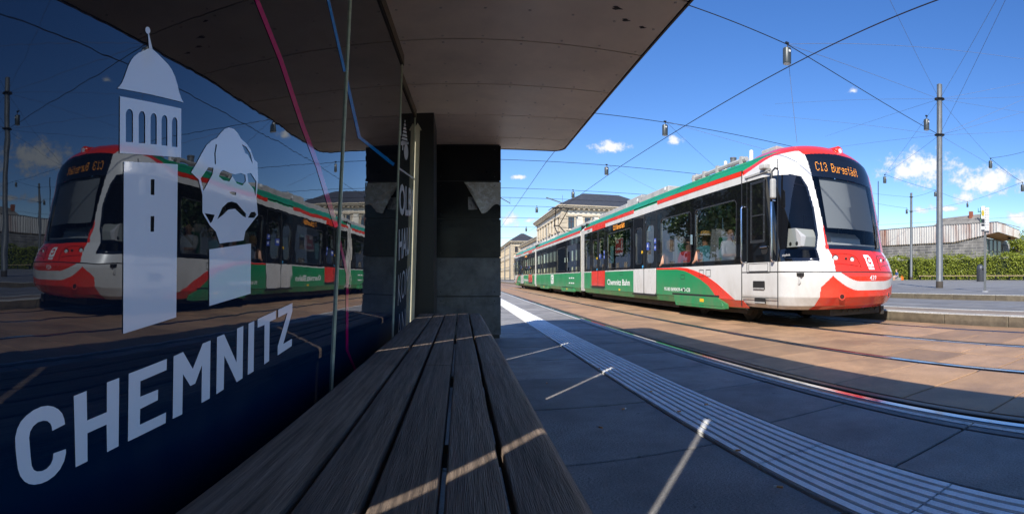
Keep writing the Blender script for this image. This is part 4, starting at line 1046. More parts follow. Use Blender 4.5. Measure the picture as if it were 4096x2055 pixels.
# roof equipment of the end car
for bb in ((-.86, .86, 11.75, 13.8, 3.2, 3.40), (-.80, .80, 13.9, 15.2, 3.2, 3.50), (-.78, .78, 15.3, 18.5, 3.2, 3.42), (-.86, -.2, 10.15, 10.4, 3.2, 3.40)):
    MB().box(*bb).build('roof_box', 't_grey', car, bevel=.03)
for s in (-1, 1):
    m = MB().tube([(s * .92, 7.9, 3.27), (s * .92, 10.2, 3.27)], .05, 8)
    for yy in (8.05, 9.0, 9.6, 10.1): m.box(s * .86, s * .98, yy - .04, yy + .04, 3.16, 3.34)
    m.build('roof_duct', 't_grey', car)
MB().box(-.6, .5, 7.35, 7.85, 3.2, 3.47).build('roof_box', 't_grey', car, bevel=.02)
MB().lathe([(.07, 0), (.07, .10), (.078, .10), (.078, .13), (.02, .14)], (-.44, 9.15, 3.49), 12).lathe([(.05, -.3), (.05, .0)], (-.44, 9.15, 3.49), 10).build('roof_vent', 'pole', car, smooth=True)
MB().lathe([(.055, 0), (.045, .42), (.01, .44)], (-.44, 8.43, 3.2), 12).build('antenna', 'sign_white', car, smooth=True)
MB().lathe([(.045, 0), (.04, .40), (.01, .42)], (-.44, 9.48, 3.2), 12).build('antenna', 'sign_white', car, smooth=True)
for yy in (11.95, 14.05): MB().lathe([(.06, 0), (.055, -.012), (.03, -.02)], (-.865, yy, 3.33), 14, axis='x').build('roof_lamp', 'lamp_glass', car)
# wheels and bogie of the end car
for yy in (8.0, 9.9):
    for sx in (-1, 1):
        wq = MB().lathe([(.30, -.06), (.30, .03), (.315, .04), (.315, .06)][::1], (sx * .72, yy, .31), 24, axis='x'); wq.build('wheel', 't_under', car, smooth=True)
        MB().lathe([(.20, -.07), (.20, .07)], (sx * .74, yy, .31), 18, axis='x').build('wheel_hub', 'rail_rust', car, smooth=True)
MB().box(-1.0, 1.0, 8.2, 9.7, .16, .30).box(-1.12, -1.0, 7.6, 10.3, .18, .30).box(1.0, 1.12, 7.6, 10.3, .18, .30).build('bogie_frame', 't_under', car)
MB().box(-1.1, 1.1, 10.6, 18.4, .14, .28).build('underfloor_box', 't_under', car)
# seats
def seat(y, x, face, parent):
    # shell seat with upholstered pad, face +1 looks towards +y
    m = MB()
    pr_ = [(-.24, 1.0), (.20, 1.0), (.20, 1.06), (-.16, 1.08), (-.20, 1.35), (-.24, 1.75), (-.28, 1.92), (-.33, 1.92), (-.30, 1.70), (-.27, 1.3)]
    MB().shape([[(y + face * a, b) for a, b in pr_]], lambda a, b, w: (w, a, b), x - .22, x + .22).build('seat_shell', 'seat_grey', parent, bevel=.02)
    pd = [(.18, 1.062), (.18, 1.10), (-.10, 1.12), (-.16, 1.36), (-.195, 1.72), (-.235, 1.74), (-.21, 1.36), (-.165, 1.085)]
    MB().shape([[(y + face * a, b) for a, b in pd]], lambda a, b, w: (w, a, b), x - .19, x + .19).build('seat_pad', 'seat_green', parent, bevel=.015)
    MB().box(x - .2, x + .2, y - .2, y + .2, .44, .99).build('seat_base', 'int_grey', parent)
SEATS = [(9.15, -.95, 1), (8.40, -.95, -1), (11.02, -.95, 1), (10.38, -.95, -1), (9.15, .55, 1), (8.4, .55, -1), (11.0, .55, 1), (14.6, .9, 1), (15.3, .9, -1)]
for y, x, fc in SEATS: seat(y, x, fc, car)
for yy in (9.42, 11.38, 13.3, 15.9): MB().tube([(-.55, yy, .44), (-.55, yy, 2.8)], .018, 8).build('grab_pole', 'chrome', car)

# --- middle car ----------------------------------------------------------
M0, M1 = 19.55, 31.25
mid = MB(); hull(mid, M0, M1, GREEN)
MH = [(20.12, 22.15, 1.21, 2.39), (22.40, 24.44, 1.21, 2.39), (29.2, 31.0, 1.20, 2.38), (27.1, 29.0, 1.20, 2.38)]
for s in (-1, 1): band(mid, s, M0, M1, MH)
mid.box(-1.26, 1.26, M0, M0 + .05, .3, 3.1, DARK).box(-1.26, 1.26, M1 - .05, M1, .3, 3.1, DARK)
midcar = mid.build('middle_car', TM, tram)
for s in (-1, 1):
    mp = smap(s)
    for a, b, c, d in MH: window(s, a, b, c, d, midcar)
    MB().shape([[(M0, 1.095), (M1, 1.095), (M1, 1.13), (M0, 1.13)]], mp, .0, .004).build('white_line', 't_white', midcar)
    MB().shape([[(M0, 2.78), (M1, 2.78), (M1, 2.885), (M0, 2.885)]], mp, -.006, .005).build('red_stripe', 't_red', midcar)
    for yc in (21.9, 28.2):
        MB().shape([[(yc - 1.35, .26), (yc + 1.2, .24), (yc + 1.35, .42), (yc - 1.1, .42), (yc - 1.35, .34)]], mp, -.05, .035).build('bogie_cover', 't_green', midcar, bevel=.012)
        MB().box(s * (HW - .02), s * (HW + .01), yc - 1.1, yc + 1.3, .425, .455).build('cover_gap', 't_dark', midcar)
        MB().shape([[(yc - .1, .33), (yc + .1, .33), (yc + .1, .39), (yc - .1, .39)]], mp, .036, .038).build('warning_sticker', 'sticker_yellow', midcar)
    yy = 25.72
    MB().shape([rrect(yy - .36, yy + .36, .56, 1.05, .08)], mp, .0, .006).build('car_emblem', 'letter_white', midcar)
    cc = [(yy - (-s) * 0 + .22 * cos(t), .84 + .13 * sin(t)) for t in (np.linspace(radians(45), radians(315), 15) if s > 0 else np.linspace(radians(135), radians(-135), 15))] 
    ci = [(yy + .10 * cos(t), .84 + .065 * sin(t)) for t in (np.linspace(radians(315), radians(45), 12) if s > 0 else np.linspace(radians(-135), radians(135), 12))]
    MB().shape([cc + ci], mp, .008).build('emblem_letter', 't_green', midcar, fix=False)
    MB().shape([[(yy - .26, .64), (yy + .26, .64), (yy + .26, .66), (yy - .26, .66)]], mp, .008).build('emblem_bar', 't_green', midcar, fix=False)
    MB().tube([(s * (HW + .04), 22.28, 1.62), (s * (HW + .04), 22.28, 1.84)], .035, 10).build('side_lamp', 'chrome', midcar, smooth=True)
    for (a, b) in ((21.35, .62), (21.35, .85), (20.6, .62), (20.6, .85), (20.95, .85), (20.95, .62)):
        MB().shape([[(a, b), (a + .28, b), (a + .28, b + .05), (a, b + .05)]], mp, .005).build('data_plate', 'letter_white', midcar, fix=False)
MB().box(-.8, .8, 19.9, 23.5, 3.2, 3.38).build('roof_box', 't_grey', midcar, bevel=.03)
MB().box(-.8, .8, 24.5, 27.6, 3.2, 3.34).build('roof_box', 't_grey', midcar, bevel=.03)
for yc in (21.9, 28.2):
    for dy in (-.9, .9):
        for sx in (-1, 1): MB().lathe([(.30, -.06), (.30, .06)], (sx * .75, yc + dy, .31), 20, axis='x').build('wheel', 't_under', midcar, smooth=True)
MB().box(-1.1, 1.1, 23.5, 26.5, .14, .28).build('underfloor_box', 't_under', midcar)
# pantograph on the middle car
PA = MB()
for sx in (-1, 1):
    PA.tube([(sx * .30, 29.0, 3.55), (sx * .16, 31.0, 4.35)], .035, 8)
    PA.tube([(sx * .16, 31.0, 4.35), (sx * .40, 29.25, 5.22)], .028, 8)
for yy in (29.1, 29.45): PA.tube([(-.85, yy, 5.12), (-.66, yy, 5.25), (-.3, yy, 5.285), (.3, yy, 5.285), (.66, yy, 5.25), (.85, yy, 5.12)], .024, 6)
PA.tube([(-.4, 29.1, 5.24), (-.4, 29.45, 5.24)], .02, 6).tube([(.4, 29.1, 5.24), (.4, 29.45, 5.24)], .02, 6).tube([(-.2, 31.0, 4.35), (.2, 31.0, 4.35)], .04, 8)
PA.box(-.5, .5, 28.7, 30.2, 3.25, 3.33)
for sx in (-.45, .45):
    for yy in (28.8, 30.1): PA.lathe([(.06, 0), (.09, .03), (.06, .06), (.09, .09), (.06, .12)], (sx, yy, 3.2), 10)
PA.build('pantograph', 't_dark', midcar, smooth=True)
# bellows between the cars
BL = MB()
nf = 5
for k in range(nf + 1):
    y = 18.85 + .70 * k / nf
    for (hw, za, zb) in ((1.20 + (.05 if k % 2 else .0), .34, 3.10),):
        q = [(-hw, y, za), (-hw, y, zb - .25), (-hw + .28, y, zb), (hw - .28, y, zb), (hw, y, zb - .25), (hw, y, za)]
        BL.v += q
        if k:
            b = len(BL.v) - 12
            for i in range(5): BL.f.append((b + i, b + i + 1, b + 7 + i, b + 6 + i)); BL.m.append(0)
bel = BL.build('bellows', 'bellows', tram, fix=False)
for k in range(6):
    y = 18.86 + .68 * k / 5
    hw = 1.262
    MB().tube([(-hw, y, .34), (-hw, y, 2.86), (-hw + .26, y, 3.11), (hw - .26, y, 3.11), (hw, y, 2.86), (hw, y, .34)], .022, 6).build('bellows_frame', 't_grey', bel)
YMID = 25.40
b2 = bel.copy(); COL.objects.link(b2); b2.parent = tram
b2.location = (0, 2 * YMID, 0); b2.rotation_euler = (0, 0, pi)
for ch in list(bel.children):
    c = ch.copy(); COL.objects.link(c); c.parent = b2
# rear end car: the same car turned about
rear = copy_tree(car, tram)
rear.location = (0, 2 * YMID, 0); rear.rotation_euler = (0, 0, pi)

# ------------------------------------------------------------------ people
def person(name, label, group, loc, rotz, joints, edges, matof, extras, scale=1.0):
    """joints: {name: (x, y, z, radius)}; facing +x; one skinned surface, materials by nearest limb"""
    root = thing(name, label, 'person', loc, group, rotz)
    names = list(joints)
    bm = bmesh.new(); lay = bm.verts.layers.skin.verify()
    vv = {}
    for n_ in names:
        x, y, z, r = joints[n_]
        q = bm.verts.new((x * scale, y * scale, z * scale)); q[lay].radius = (r * scale, r * scale)
        q[lay].use_root = (n_ == 'pelvis'); vv[n_] = q
    for a, b in edges: bm.edges.new((vv[a], vv[b]))
    me = bpy.data.meshes.new('figure'); bm.to_mesh(me); bm.free()
    ob = bpy.data.objects.new('figure', me); COL.objects.link(ob)
    ob.modifiers.new('skin', 'SKIN').use_smooth_shade = True
    sb = ob.modifiers.new('sub', 'SUBSURF'); sb.levels = 2; sb.render_levels = 2
    dg = bpy.context.evaluated_depsgraph_get(); dg.update()
    me2 = bpy.data.meshes.new_from_object(ob.evaluated_get(dg))
    bpy.data.objects.remove(ob)
    mats = sorted(set(matof.values()))
    me2.materials.clear()
    for m_ in mats: me2.materials.append(MATS[m_])
    segs = [(Vector(joints[a][:3]) * scale, Vector(joints[b][:3]) * scale, matof.get((a, b), matof.get(b))) for a, b in edges]
    for p in me2.polygons:
        c = p.center; best = None
        for a, b, m_ in segs:
            ab = b - a; t = max(0, min(1, (c - a).dot(ab) / max(ab.length_squared, 1e-9)))
            d = (a + ab * t - c).length
            if best is None or d < best[0]: best = (d, m_)
        p.material_index = mats.index(best[1]); p.use_smooth = True
    put('body', me2, root)
    for nm, mb, mt in extras: mb.build(nm, mt, root, smooth=True)
    return root
def sit_pose(lean=.0, arm=0):
    J = {'pelvis': (0, 0, .10, .13), 'belly': (.01 + lean * .3, 0, .26, .125), 'chest': (.0 + lean * .6, 0, .43, .135), 'neck': (.0 + lean, 0, .565, .055), 'jaw': (.035 + lean, 0, .645, .068),
         'head': (.02 + lean, 0, .73, .098), 'crown': (.0 + lean, 0, .80, .075), 'nose': (.125 + lean, 0, .70, .016)}
    E_ = [('pelvis', 'belly'), ('belly', 'chest'), ('chest', 'neck'), ('neck', 'jaw'), ('jaw', 'head'), ('head', 'crown'), ('head', 'nose')]
    for s, t in ((-1, 'l'), (1, 'r')):
        J.update({'sh' + t: (lean * .8, s * .175, .485, .066), 'el' + t: (.03 + lean * .5 + .10 * arm, s * .235, .235, .048), 'wr' + t: (.25, s * (.20 - .08 * arm), .16 + .08 * arm, .034), 'hd' + t: (.335, s * (.19 - .1 * arm), .165 + .08 * arm, .036), 'fi' + t: (.40, s * (.18 - .1 * arm), .15 + .08 * arm, .018),
                  'hp' + t: (.04, s * .10, .08, .095), 'kn' + t: (.44, s * .13, .09, .068), 'an' + t: (.45, s * .13, -.34, .045), 'ft' + t: (.58, s * .14, -.40, .04)})
        E_ += [('chest', 'sh' + t), ('sh' + t, 'el' + t), ('el' + t, 'wr' + t), ('wr' + t, 'hd' + t), ('hd' + t, 'fi' + t), ('pelvis', 'hp' + t), ('hp' + t, 'kn' + t), ('kn' + t, 'an' + t), ('an' + t, 'ft' + t)]
    return J, E_
def dress(skin, top, legs, sleeve):
    m = {'belly': top, 'chest': top, 'neck': top, 'jaw': skin, 'head': skin, 'crown': skin, 'nose': skin}
    for t in 'lr':
        m.update({'sh' + t: top, 'el' + t: sleeve, 'wr' + t: skin, 'hd' + t: skin, 'fi' + t: skin, 'hp' + t: legs, 'kn' + t: legs, 'an' + t: skin, 'ft' + t: 'cloth_black'})
    return m
def hair(mt, long=False, lean=0.0):
    mb = MB()
    vs = []; fs = []
    NT, NP = 14, 9
    low = -.55 if long else .15
    for i in range(NP + 1):
        ph = pi / 2 - (pi / 2 - low * (1)) * i / NP
        for k in range(NT):
            th = 2 * pi * k / NT
            front = cos(th)
            p_ = ph if front < .25 else max(ph, .45 + .35 * front)
            r = .118
            vs.append((.012 + lean + r * cos(p_) * cos(th) * 1.02, r * cos(p_) * sin(th) * .92, .745 + r * 1.05 * sin(p_) * (1 if p_ > 0 else 1.9)))
    for i in range(NP):
        for k in range(NT): fs.append((i * NT + k, i * NT + (k + 1) % NT, (i + 1) * NT + (k + 1) % NT, (i + 1) * NT + k))
    mb.add(vs, fs)
    return ('hair', mb, mt)
def shades_part(lean=0.0): return ('sunglasses', MB().box(.085 + lean, .125 + lean, -.075, -.012, .715, .752).box(.085 + lean, .125 + lean, .012, .075, .715, .752).box(-.02 + lean, .10 + lean, -.102, -.094, .738, .75).box(-.02 + lean, .10 + lean, .094, .102, .738, .75).box(.10 + lean, .12 + lean, -.02, .02, .737, .748), 'shades')
hat = MB().lathe([(.19, .79), (.192, .797), (.125, .805), (.118, .86), (.10, .905), (.04, .915)], (.01, 0, 0), 20)
hatband = MB().lathe([(.127, .803), (.125, .835), (.05, .836)], (.01, 0, 0), 20)
SEATZ = ZR + 1.02
J, E_ = sit_pose()
person('person', 'passenger in a straw hat, sunglasses and teal vest seated by the tram window', 'passengers seated in the tram', (TX - 1.08, 9.30, SEATZ), pi / 2, J, E_, dress('skin_a', 'cloth_teal', 'cloth_grey', 'skin_a'),
       [('straw_hat', hat, 'straw'), ('hat_band', hatband, 'cloth_white'), shades_part(), ('beard', MB().lathe([(.03, .60), (.062, .63), (.07, .665), (.05, .68)], (.055, 0, 0), 12), 'hair_grey')])
J, E_ = sit_pose(.02, 1)
person('person', 'passenger with short dark hair in a white T-shirt behind the cab', 'passengers seated in the tram', (TX - 1.02, 8.40, SEATZ + .07), -pi / 2, J, E_, dress('skin_b', 'cloth_white', 'cloth_grey', 'cloth_white'), [hair('hair_dark', False, .02)])
J, E_ = sit_pose()
person('person', 'passenger with fair hair in a dark sleeveless top leaning on the window sill', 'passengers seated in the tram', (TX - 1.08, 11.12, SEATZ - .02), pi / 2, J, E_, dress('skin_b', 'cloth_black', 'cloth_black', 'skin_b'), [hair('hair_blond', True), shades_part()])
J, E_ = sit_pose(.0, 1)
person('person', 'passenger in a red T-shirt and sunglasses seated by the second window', 'passengers seated in the tram', (TX - .98, 10.34, SEATZ - .05), -pi / 2 - .4, J, E_, dress('skin_b', 'cloth_red', 'cloth_black', 'cloth_red'), [hair('hair_dark', True), shades_part()])

# ------------------------------------------------------------------ poles, lamps, wires
def bearing(u): return (u - 1842) / FPX
def place(u, d): t = bearing(u); return d * sin(t), d * cos(t)
def pole(loc, h, r0, r1, label, rings, bracket=True):
    t = thing('tram_pole', label, 'pole', loc, 'catenary poles on the plaza')
    MB().lathe([(r0, .0), (r0, .32), (r0 * .97, .33), (r1, h), (r1 * 1.02, h), (r1 * 1.02, h + .04), (r1 * .6, h + .07)], n=28).build('shaft', 'pole', t, smooth=True)
    MB().lathe([(r0 * 1.03, 0), (r0 * 1.03, .30), (r0, .31)], n=28).build('foot_sleeve', 'pole_base', t, smooth=True)
    for z in rings:
        MB().lathe([(r1 * 1.25, -.03), (r1 * 1.9, -.012), (r1 * 1.9, .012), (r1 * 1.25, .03)], (0, 0, z), 24).build('wire_ring', 'wire', t, smooth=True)
    return t
P1 = Vector((*place(3758, 22.0), .0)); P1.z = plaza_z(P1.x)
H1 = 9.35
pole(P1, H1, .165, .125, 'tall thick grey catenary pole standing on the plaza kerb', (H1 - .62, H1 - 2.28))
P2 = Vector((*place(3645, 53.0), .5))
pole(P2, 9.6, .16, .125, 'grey catenary pole farther off in front of the hedge', (9.2, 7.6))
def wire(pts, r, label, group, mt='wire', name='span_wire'):
    o = MB().tube(pts, r, 5).build(name, mt, None, smooth=True)
    return tag(o, label, 'wire', group)
def sagged(a, b, sag, n=10):
    a, b = Vector(a), Vector(b)
    return [a.lerp(b, i / n) - Vector((0, 0, sag * 4 * (i / n) * (1 - i / n))) for i in range(n + 1)]
lamp_n = 0
def lamp(loc, s=1.0, label=''):
    t = thing('hanging_lamp', label, 'street lamp', loc, 'cylindrical lamps hung on the span wires')
    MB().lathe([(.02, .06), (.11 * s, .02), (.118 * s, 0), (.118 * s, -.36 * s), (.112 * s, -.40 * s)], n=16).build('housing', 'lamp_grey', t, smooth=True)
    MB().lathe([(.10 * s, -.405 * s), (.095 * s, -.41 * s)], n=16).build('lens', 'lamp_glass', t, smooth=True)
    MB().tube([(0, 0, .05), (.03, 0, .10), (0, 0, .17)], .014, 6).box(-.05, .05, -.03, .03, .15, .20).build('hanger', 'wire', t)
    MB().box(-.03, .03, -.122 * s, -.112 * s, -.11, -.05).build('number_tag', 'sign_white', t)
# overhead contact wires of the two tracks
CWZ = ZR + 5.31
for x, lab in ((3.36, 'bare overhead wire above the near track'), (TX, 'bare overhead wire above the tram')):
    wire([(x + (.18 if k % 2 else -.10), -30 + 24 * k, CWZ) for k in range(10)], .0105, lab, None, 'wire', 'contact_wire')
# cross spans with lamps
SPZ = 7.18
ring_hi, ring_lo = P1 + Vector((0, 0, H1 - .62)), P1 + Vector((0, 0, H1 - 2.28))
spans = [(10.25, 6.0), (17.9, 6.2), (25.9, 6.2), (34.0, 6.2), (38.0, None), (42.3, 6.3), (50.6, None), (59.5, 8.2), (76, 8)]
ords = ['first', 'second', 'third', 'fourth', 'fifth', 'sixth', 'seventh', 'eighth', 'ninth']
lamp_x = {0: 10.25 * tan(bearing(3148)), 1: 17.9 * tan(bearing(2660)), 2: 25.9 * tan(bearing(2426)), 3: 34 * tan(bearing(2292)), 5: 42.3 * tan(bearing(2147)), 7: 59.5 * tan(bearing(2105))}
for k, (yy, lx) in enumerate(spans):
    zz = SPZ
    if k == 0:
        pts = sagged((-14, yy - .5, zz + .7), (lamp_x[0], yy, zz), .05, 8) + sagged((lamp_x[0], yy, zz), ring_lo, .12, 8)[1:]
    else:
        pts = sagged((-14, yy, zz + .25), (16.5, yy, zz - .05), .12, 14)
    wire(pts, .011 + .00012 * yy, 'thin cross wire spanning the street with lamps, %s from the shelter' % ords[k], 'cross wires spanning the tracks')
    if k in lamp_x:
        lamp((lamp_x[k], yy, zz - (.14 if k == 0 else .20)), 1.0, 'dark cylindrical lamp hanging above the tracks, %s lamp row from the shelter' % ords[k])
extra = [(3706, 19.6, 475 - 14, 'lamp hanging just beside the tall thick pole'), (3539, 33, 697, 'lamp hanging over the plaza beside the tram roof'), (3962, 29, 632, 'lamp hanging above the bus stop sign'),
         (4090, 31, 728, 'lamp hanging outermost over the hedge past the sign'), (3741, 45, 760, 'lamp half hidden behind the tall thick pole'), (3627, 50, 832, 'lamp beside the top of the farther pole'), (3870, 52, 806, 'lamp low over the corrugated roof')]
LP = []
for u, d, v, lab in extra:
    x, y = place(u, d); z = CAMZ + (1112 - v) / FPX * d
    LP.append(Vector((x, y, z))); lamp((x, y, z - .2), 1.0, 'grey cylindrical ' + lab)
g2 = 'thin stay wires fanning out from the poles'
lb = 'very thin stay wire running through the sky from the tall pole'
def far_pt(u, v, d): x, y = place(u, d); return Vector((x, y, CAMZ + (1112 - v) / FPX * d))
fan = [(ring_hi, far_pt(3560, 0, 14)), (ring_hi, Vector((lamp_x[0], 10.25, SPZ))), (ring_hi, far_pt(4120, 325, 26)), (ring_hi, far_pt(4120, 385, 30)), (ring_hi, LP[2]), (ring_hi, far_pt(3100, 415, 34)),
       (ring_hi, far_pt(3300, 545, 40)), (ring_hi, LP[1]), (ring_hi, far_pt(4120, 452, 34)),
       (ring_lo, far_pt(4026, -10, 13)), (ring_lo, far_pt(4120, 385, 25)), (ring_lo, far_pt(4120, 440, 26)), (ring_lo, far_pt(4120, 520, 30)), (ring_lo, LP[3]), (ring_lo, far_pt(3050, 460, 34)), (ring_lo, far_pt(3180, 610, 40)), (ring_lo, LP[1]),
       (ring_hi, far_pt(3990, -10, 13)), (Vector((lamp_x[0], 10.25, SPZ)), far_pt(3188, 570, 14)), (Vector((lamp_x[0], 10.25, SPZ)), far_pt(4120, 240, 22)), (Vector((lamp_x[1], 17.9, SPZ)), far_pt(2900, 700, 26)),
       (Vector((lamp_x[1], 17.9, SPZ)), far_pt(3090, 605, 20)), (Vector((lamp_x[2], 25.9, SPZ)), far_pt(2625, 760, 28))]
for a, b in fan: wire(sagged(a, b, .06, 8), .0065, lb, g2, 'wire_light', 'stay_wire')
r2 = P2 + Vector((0, 0, 9.2)); r2b = P2 + Vector((0, 0, 7.6))
for a, b in [(r2b, LP[5]), (LP[4], LP[6]), (LP[1], LP[4]), (r2, LP[4]), (r2b, LP[6]), (LP[6], LP[3]), (r2, far_pt(3440, 765, 60)), (LP[5], far_pt(3450, 800, 55)), (LP[2], LP[3]), (LP[2], far_pt(4150, 590, 30))]:
    wire(sagged(a, b, .1, 8), .011, 'thin wire strung between the lamps beyond the tram', 'wires between the far lamps', 'wire', 'span_wire')
wire(sagged(far_pt(3400, 905, 62), far_pt(4150, 862, 62), .2, 8), .014, 'pair of dark cables above the old tiled roof', None, 'wire', 'overhead_cable')
# contact-wire steady arms over the far end of the tram
for u, v, d, lab in ((2035, 800, 41, 'pale tubular wire bracket beside the black pillar'), (2245, 800, 29.6, 'pale tubular wire bracket above the pantograph')):
    a = far_pt(u - 60 if u > 2100 else u - 34, v - 10, d); b = far_pt(u + 5, v + 12, d)
    o = MB().tube([a, b], .035, 8).tube([b, b + Vector((0, 0, .5))], .012, 5).tube([b, b + Vector((0, 0, -.12))], .02, 5).build('steady_arm', 'pole', None, smooth=True)
    tag(o, lab, 'bracket')

# ------------------------------------------------------------------ stop sign, litter bin, low rail, hedge
sx_, sy_ = place(3940, 17.2)
sign = thing('stop_sign', 'slim post with yellow H tram stop plate and timetable board', 'sign', (sx_, sy_, plaza_z(sx_)), None, -bearing(3940))
MB().box(-.045, .045, -.03, .03, 0, 3.05).build('post', 'pole', sign, bevel=.008)
MB().lathe([(.12, 0), (.12, .012), (.05, .02)], n=14).build('foot_plate', 'sign_white', sign)
sgn = Matrix.Rotation(radians(38), 4, 'Z')
def tf(mb, M):
    mb.v = [tuple(M @ Vector(p)) for p in mb.v]; return mb
MB().box(-.135, .0, -.07, -.02, 2.17, 3.08).build('plate', 'sign_white', sign, bevel=.006)
MB().shape([[(-.0725 + .048 * cos(t), 2.83 + .115 * sin(t)) for t in np.linspace(0, 2 * pi, 25)[:-1]]], lambda a, b, w: (a, -.0735, b), 0).build('plate_ring', 'sign_green', sign, fix=False)
MB().shape([[(-.0725 + .038 * cos(t), 2.83 + .093 * sin(t)) for t in np.linspace(0, 2 * pi, 25)[:-1]]], lambda a, b, w: (a, -.0745, b), 0).build('plate_disc', 'sign_yellow', sign, fix=False)
v, f = text_shape('H', .02)
MB().add([(-.0725 - .017 + .034 * a, -.0755, 2.78 + .10 * b) for a, b in v], f).build('plate_letter', 'sign_green', sign, fix=False)
for za, zb in ((2.47, 2.63), (2.36, 2.45), (2.18, 2.24)): MB().box(-.132, -.012, -.074, -.070, za, zb).build('name_field', 'sign_dark', sign)
MB().box(.012, .15, -.06, -.02, 2.13, 3.03).build('timetable_board', 'sign_white', sign, bevel=.005)
for k in range(8):
    z = 2.95 - k * .09
    MB().box(.015, .147, -.0635, -.0605, z - .012, z).build('timetable_line', 'sign_dark', sign)
MB().box(.014, .148, -.0635, -.0605, 2.14, 2.2).build('timetable_foot', 'sign_dark', sign)

bx_, by_ = place(3921, 40.0)
lb_ = thing('litter_bin', 'grey round-topped litter bin in front of the hedge', 'bin', (bx_, by_, plaza_z(bx_)))
MB().lathe([(.30, 0), (.31, .02), (.31, .98), (.315, 1.0), (.30, 1.02)], n=24).build('body', 'bin', lb_, smooth=True)
MB().lathe([(.312, 1.02), (.305, 1.12), (.27, 1.26), (.19, 1.38), (.08, 1.44), (.01, 1.45)], n=24).build('dome', 'bin', lb_, smooth=True)
MB().box(-.2, .2, -.33, -.29, .98, 1.12).build('opening', 't_dark', lb_)

HX = 43.6
rail = thing('low_rail', 'low timber rail on short posts along the foot of the hedge', 'railing')
MB().box(HX - 1.25, HX - 1.05, 14, 29.5, plaza_z(HX) + .40, plaza_z(HX) + .47).build('top_rail', 'trim_tan', rail)
for k in range(11): MB().box(HX - 1.2, HX - 1.1, 14.3 + 1.5 * k, 14.42 + 1.5 * k, plaza_z(HX) - .05, plaza_z(HX) + .40).build('post', 'steel_dark', rail)

def leaves(n, fn, size, seed, squash=1.0):
    r = random.Random(seed); mb = MB()
    for _ in range(n):
        p, nr = fn(r)
        a = Vector((r.gauss(0, 1), r.gauss(0, 1), r.gauss(0, 1))); nr = (Vector(nr) + a * .75).normalized()
        t = nr.cross(Vector((r.gauss(0, 1), r.gauss(0, 1), r.gauss(0, 1)))).normalized(); b = nr.cross(t)
        s_ = size * r.uniform(.6, 1.35)
        p = Vector(p)
        mb.add([p - t * s_, p + b * s_ * .55, p + t * s_, p - b * s_ * .55], [(0, 1, 2, 3)])
    return mb
hedge = thing('hedge', 'long clipped beech hedge in front of the stone building', 'hedge', (HX, 25, plaza_z(HX)))
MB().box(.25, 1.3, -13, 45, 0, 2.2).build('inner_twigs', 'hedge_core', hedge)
def hfn(r):
    y = r.uniform(-13, 30); u_ = r.random()
    top = 2.42 + .18 * sin(y * .9) + .14 * sin(y * 2.3 + 1) + .08 * sin(y * 6.1)
    if u_ < .72: return ((r.uniform(-.02, .28) - .12 * sin(y * 1.7), y, r.uniform(.02, top)), (-1, 0, .25))
    return ((r.uniform(0, 1.3), y, top + r.gauss(0, .07)), (-.3, 0, 1))
leaves(26000, hfn, .085, 3).build('foliage', 'hedge_leaf', hedge, fix=False)
def sfn(r):
    y = r.uniform(-13, 30); return ((r.uniform(.1, .9), y, 2.45 + abs(r.gauss(0, .32))), (0, 0, 1))
leaves(1600, sfn, .07, 5).build('shoots', 'hedge_leaf', hedge, fix=False)

# person by the hedge with an orange bag
px_, py_ = place(3590, 50.0)
J, E_ = sit_pose(.12, 0)
wmn = person('person', 'person in a blue patterned top sitting low beside the hedge', None, (px_, py_, plaza_z(px_) + .30), pi * .9, J, E_, dress('skin_b', 'cloth_blue', 'cloth_lblue', 'cloth_blue'), [hair('hair_blond', False, .12)])
bag = thing('shoulder_bag', 'orange bag standing beside the seated person at the hedge', 'bag', (px_ + .45, py_ - .25, plaza_z(px_)))
MB().box(-.2, .2, -.09, .09, .0, .36).build('body', 'cloth_orange', bag, bevel=.05, seg=3)
MB().tube([(-.13, 0, .34), (-.10, 0, .52), (.10, 0, .52), (.13, 0, .34)], .018, 6).build('strap', 'cloth_orange', bag)
ks = thing('bollard_seat', 'low stone block under the seated person at the hedge', 'stone block', (px_ + .03, py_, plaza_z(px_)))
MB().box(-.22, .22, -.3, .3, -.05, .29).build('block', 'concrete', ks, bevel=.02)

# ------------------------------------------------------------------ stone hall with corrugated fascia
hall = thing('stone_hall', 'low grey stone hall with rusty corrugated metal fascia behind the hedge', 'building')
GZ = .5
WXh, WY0, WY1 = 50.0, 25.4, 92.0
MB().shape([[(WY0, GZ - .3), (WY1, GZ - .3), (WY1, 5.2), (29.6, 5.2), (WY0, 5.85)]], lambda a, b, w: (w, a, b), WXh, WXh + .5).build('stone_wall', 'stone_wall', hall)
MB().box(WXh + .5, 58.5, WY0 + .6, WY1, GZ - .3, 5.2).build('inner_core', 'concrete', hall)
def corr(mb, p0, p1, n, zb0, zb1, zt0, zt1, nrm, depth):
    p0, p1, nrm = Vector(p0), Vector(p1), Vector(nrm)
    vs = []
    for i in range(n * 4 + 1):
        t = i / (n * 4); p = p0.lerp(p1, t); off = depth if (i % 4) in (1, 2) else 0
        q = p + nrm * off
        vs += [(q.x, q.y, zb0(t) if callable(zb0) else zb0 + (zb1 - zb0) * t), (q.x, q.y, zt0 + (zt1 - zt0) * t)]
    mb.add(vs, [(2 * i, 2 * i + 2, 2 * i + 3, 2 * i + 1) for i in range(n * 4)])
    return mb
FY0 = 23.6
def fb(t):
    y = FY0 + t * (WY1 - FY0)
    return float(np.interp(y, [FY0, WY0, 29.6, 100], [6.05, 5.7, 5.06, 5.06]))
MB_ = corr(MB(), (WXh - .12, FY0, 0), (WXh - .12, WY1, 0), 190, fb, None, 7.15, 7.15, (-1, 0, 0), .07)
MB_.build('corrugated_fascia', 'corrugated', hall, fix=False)
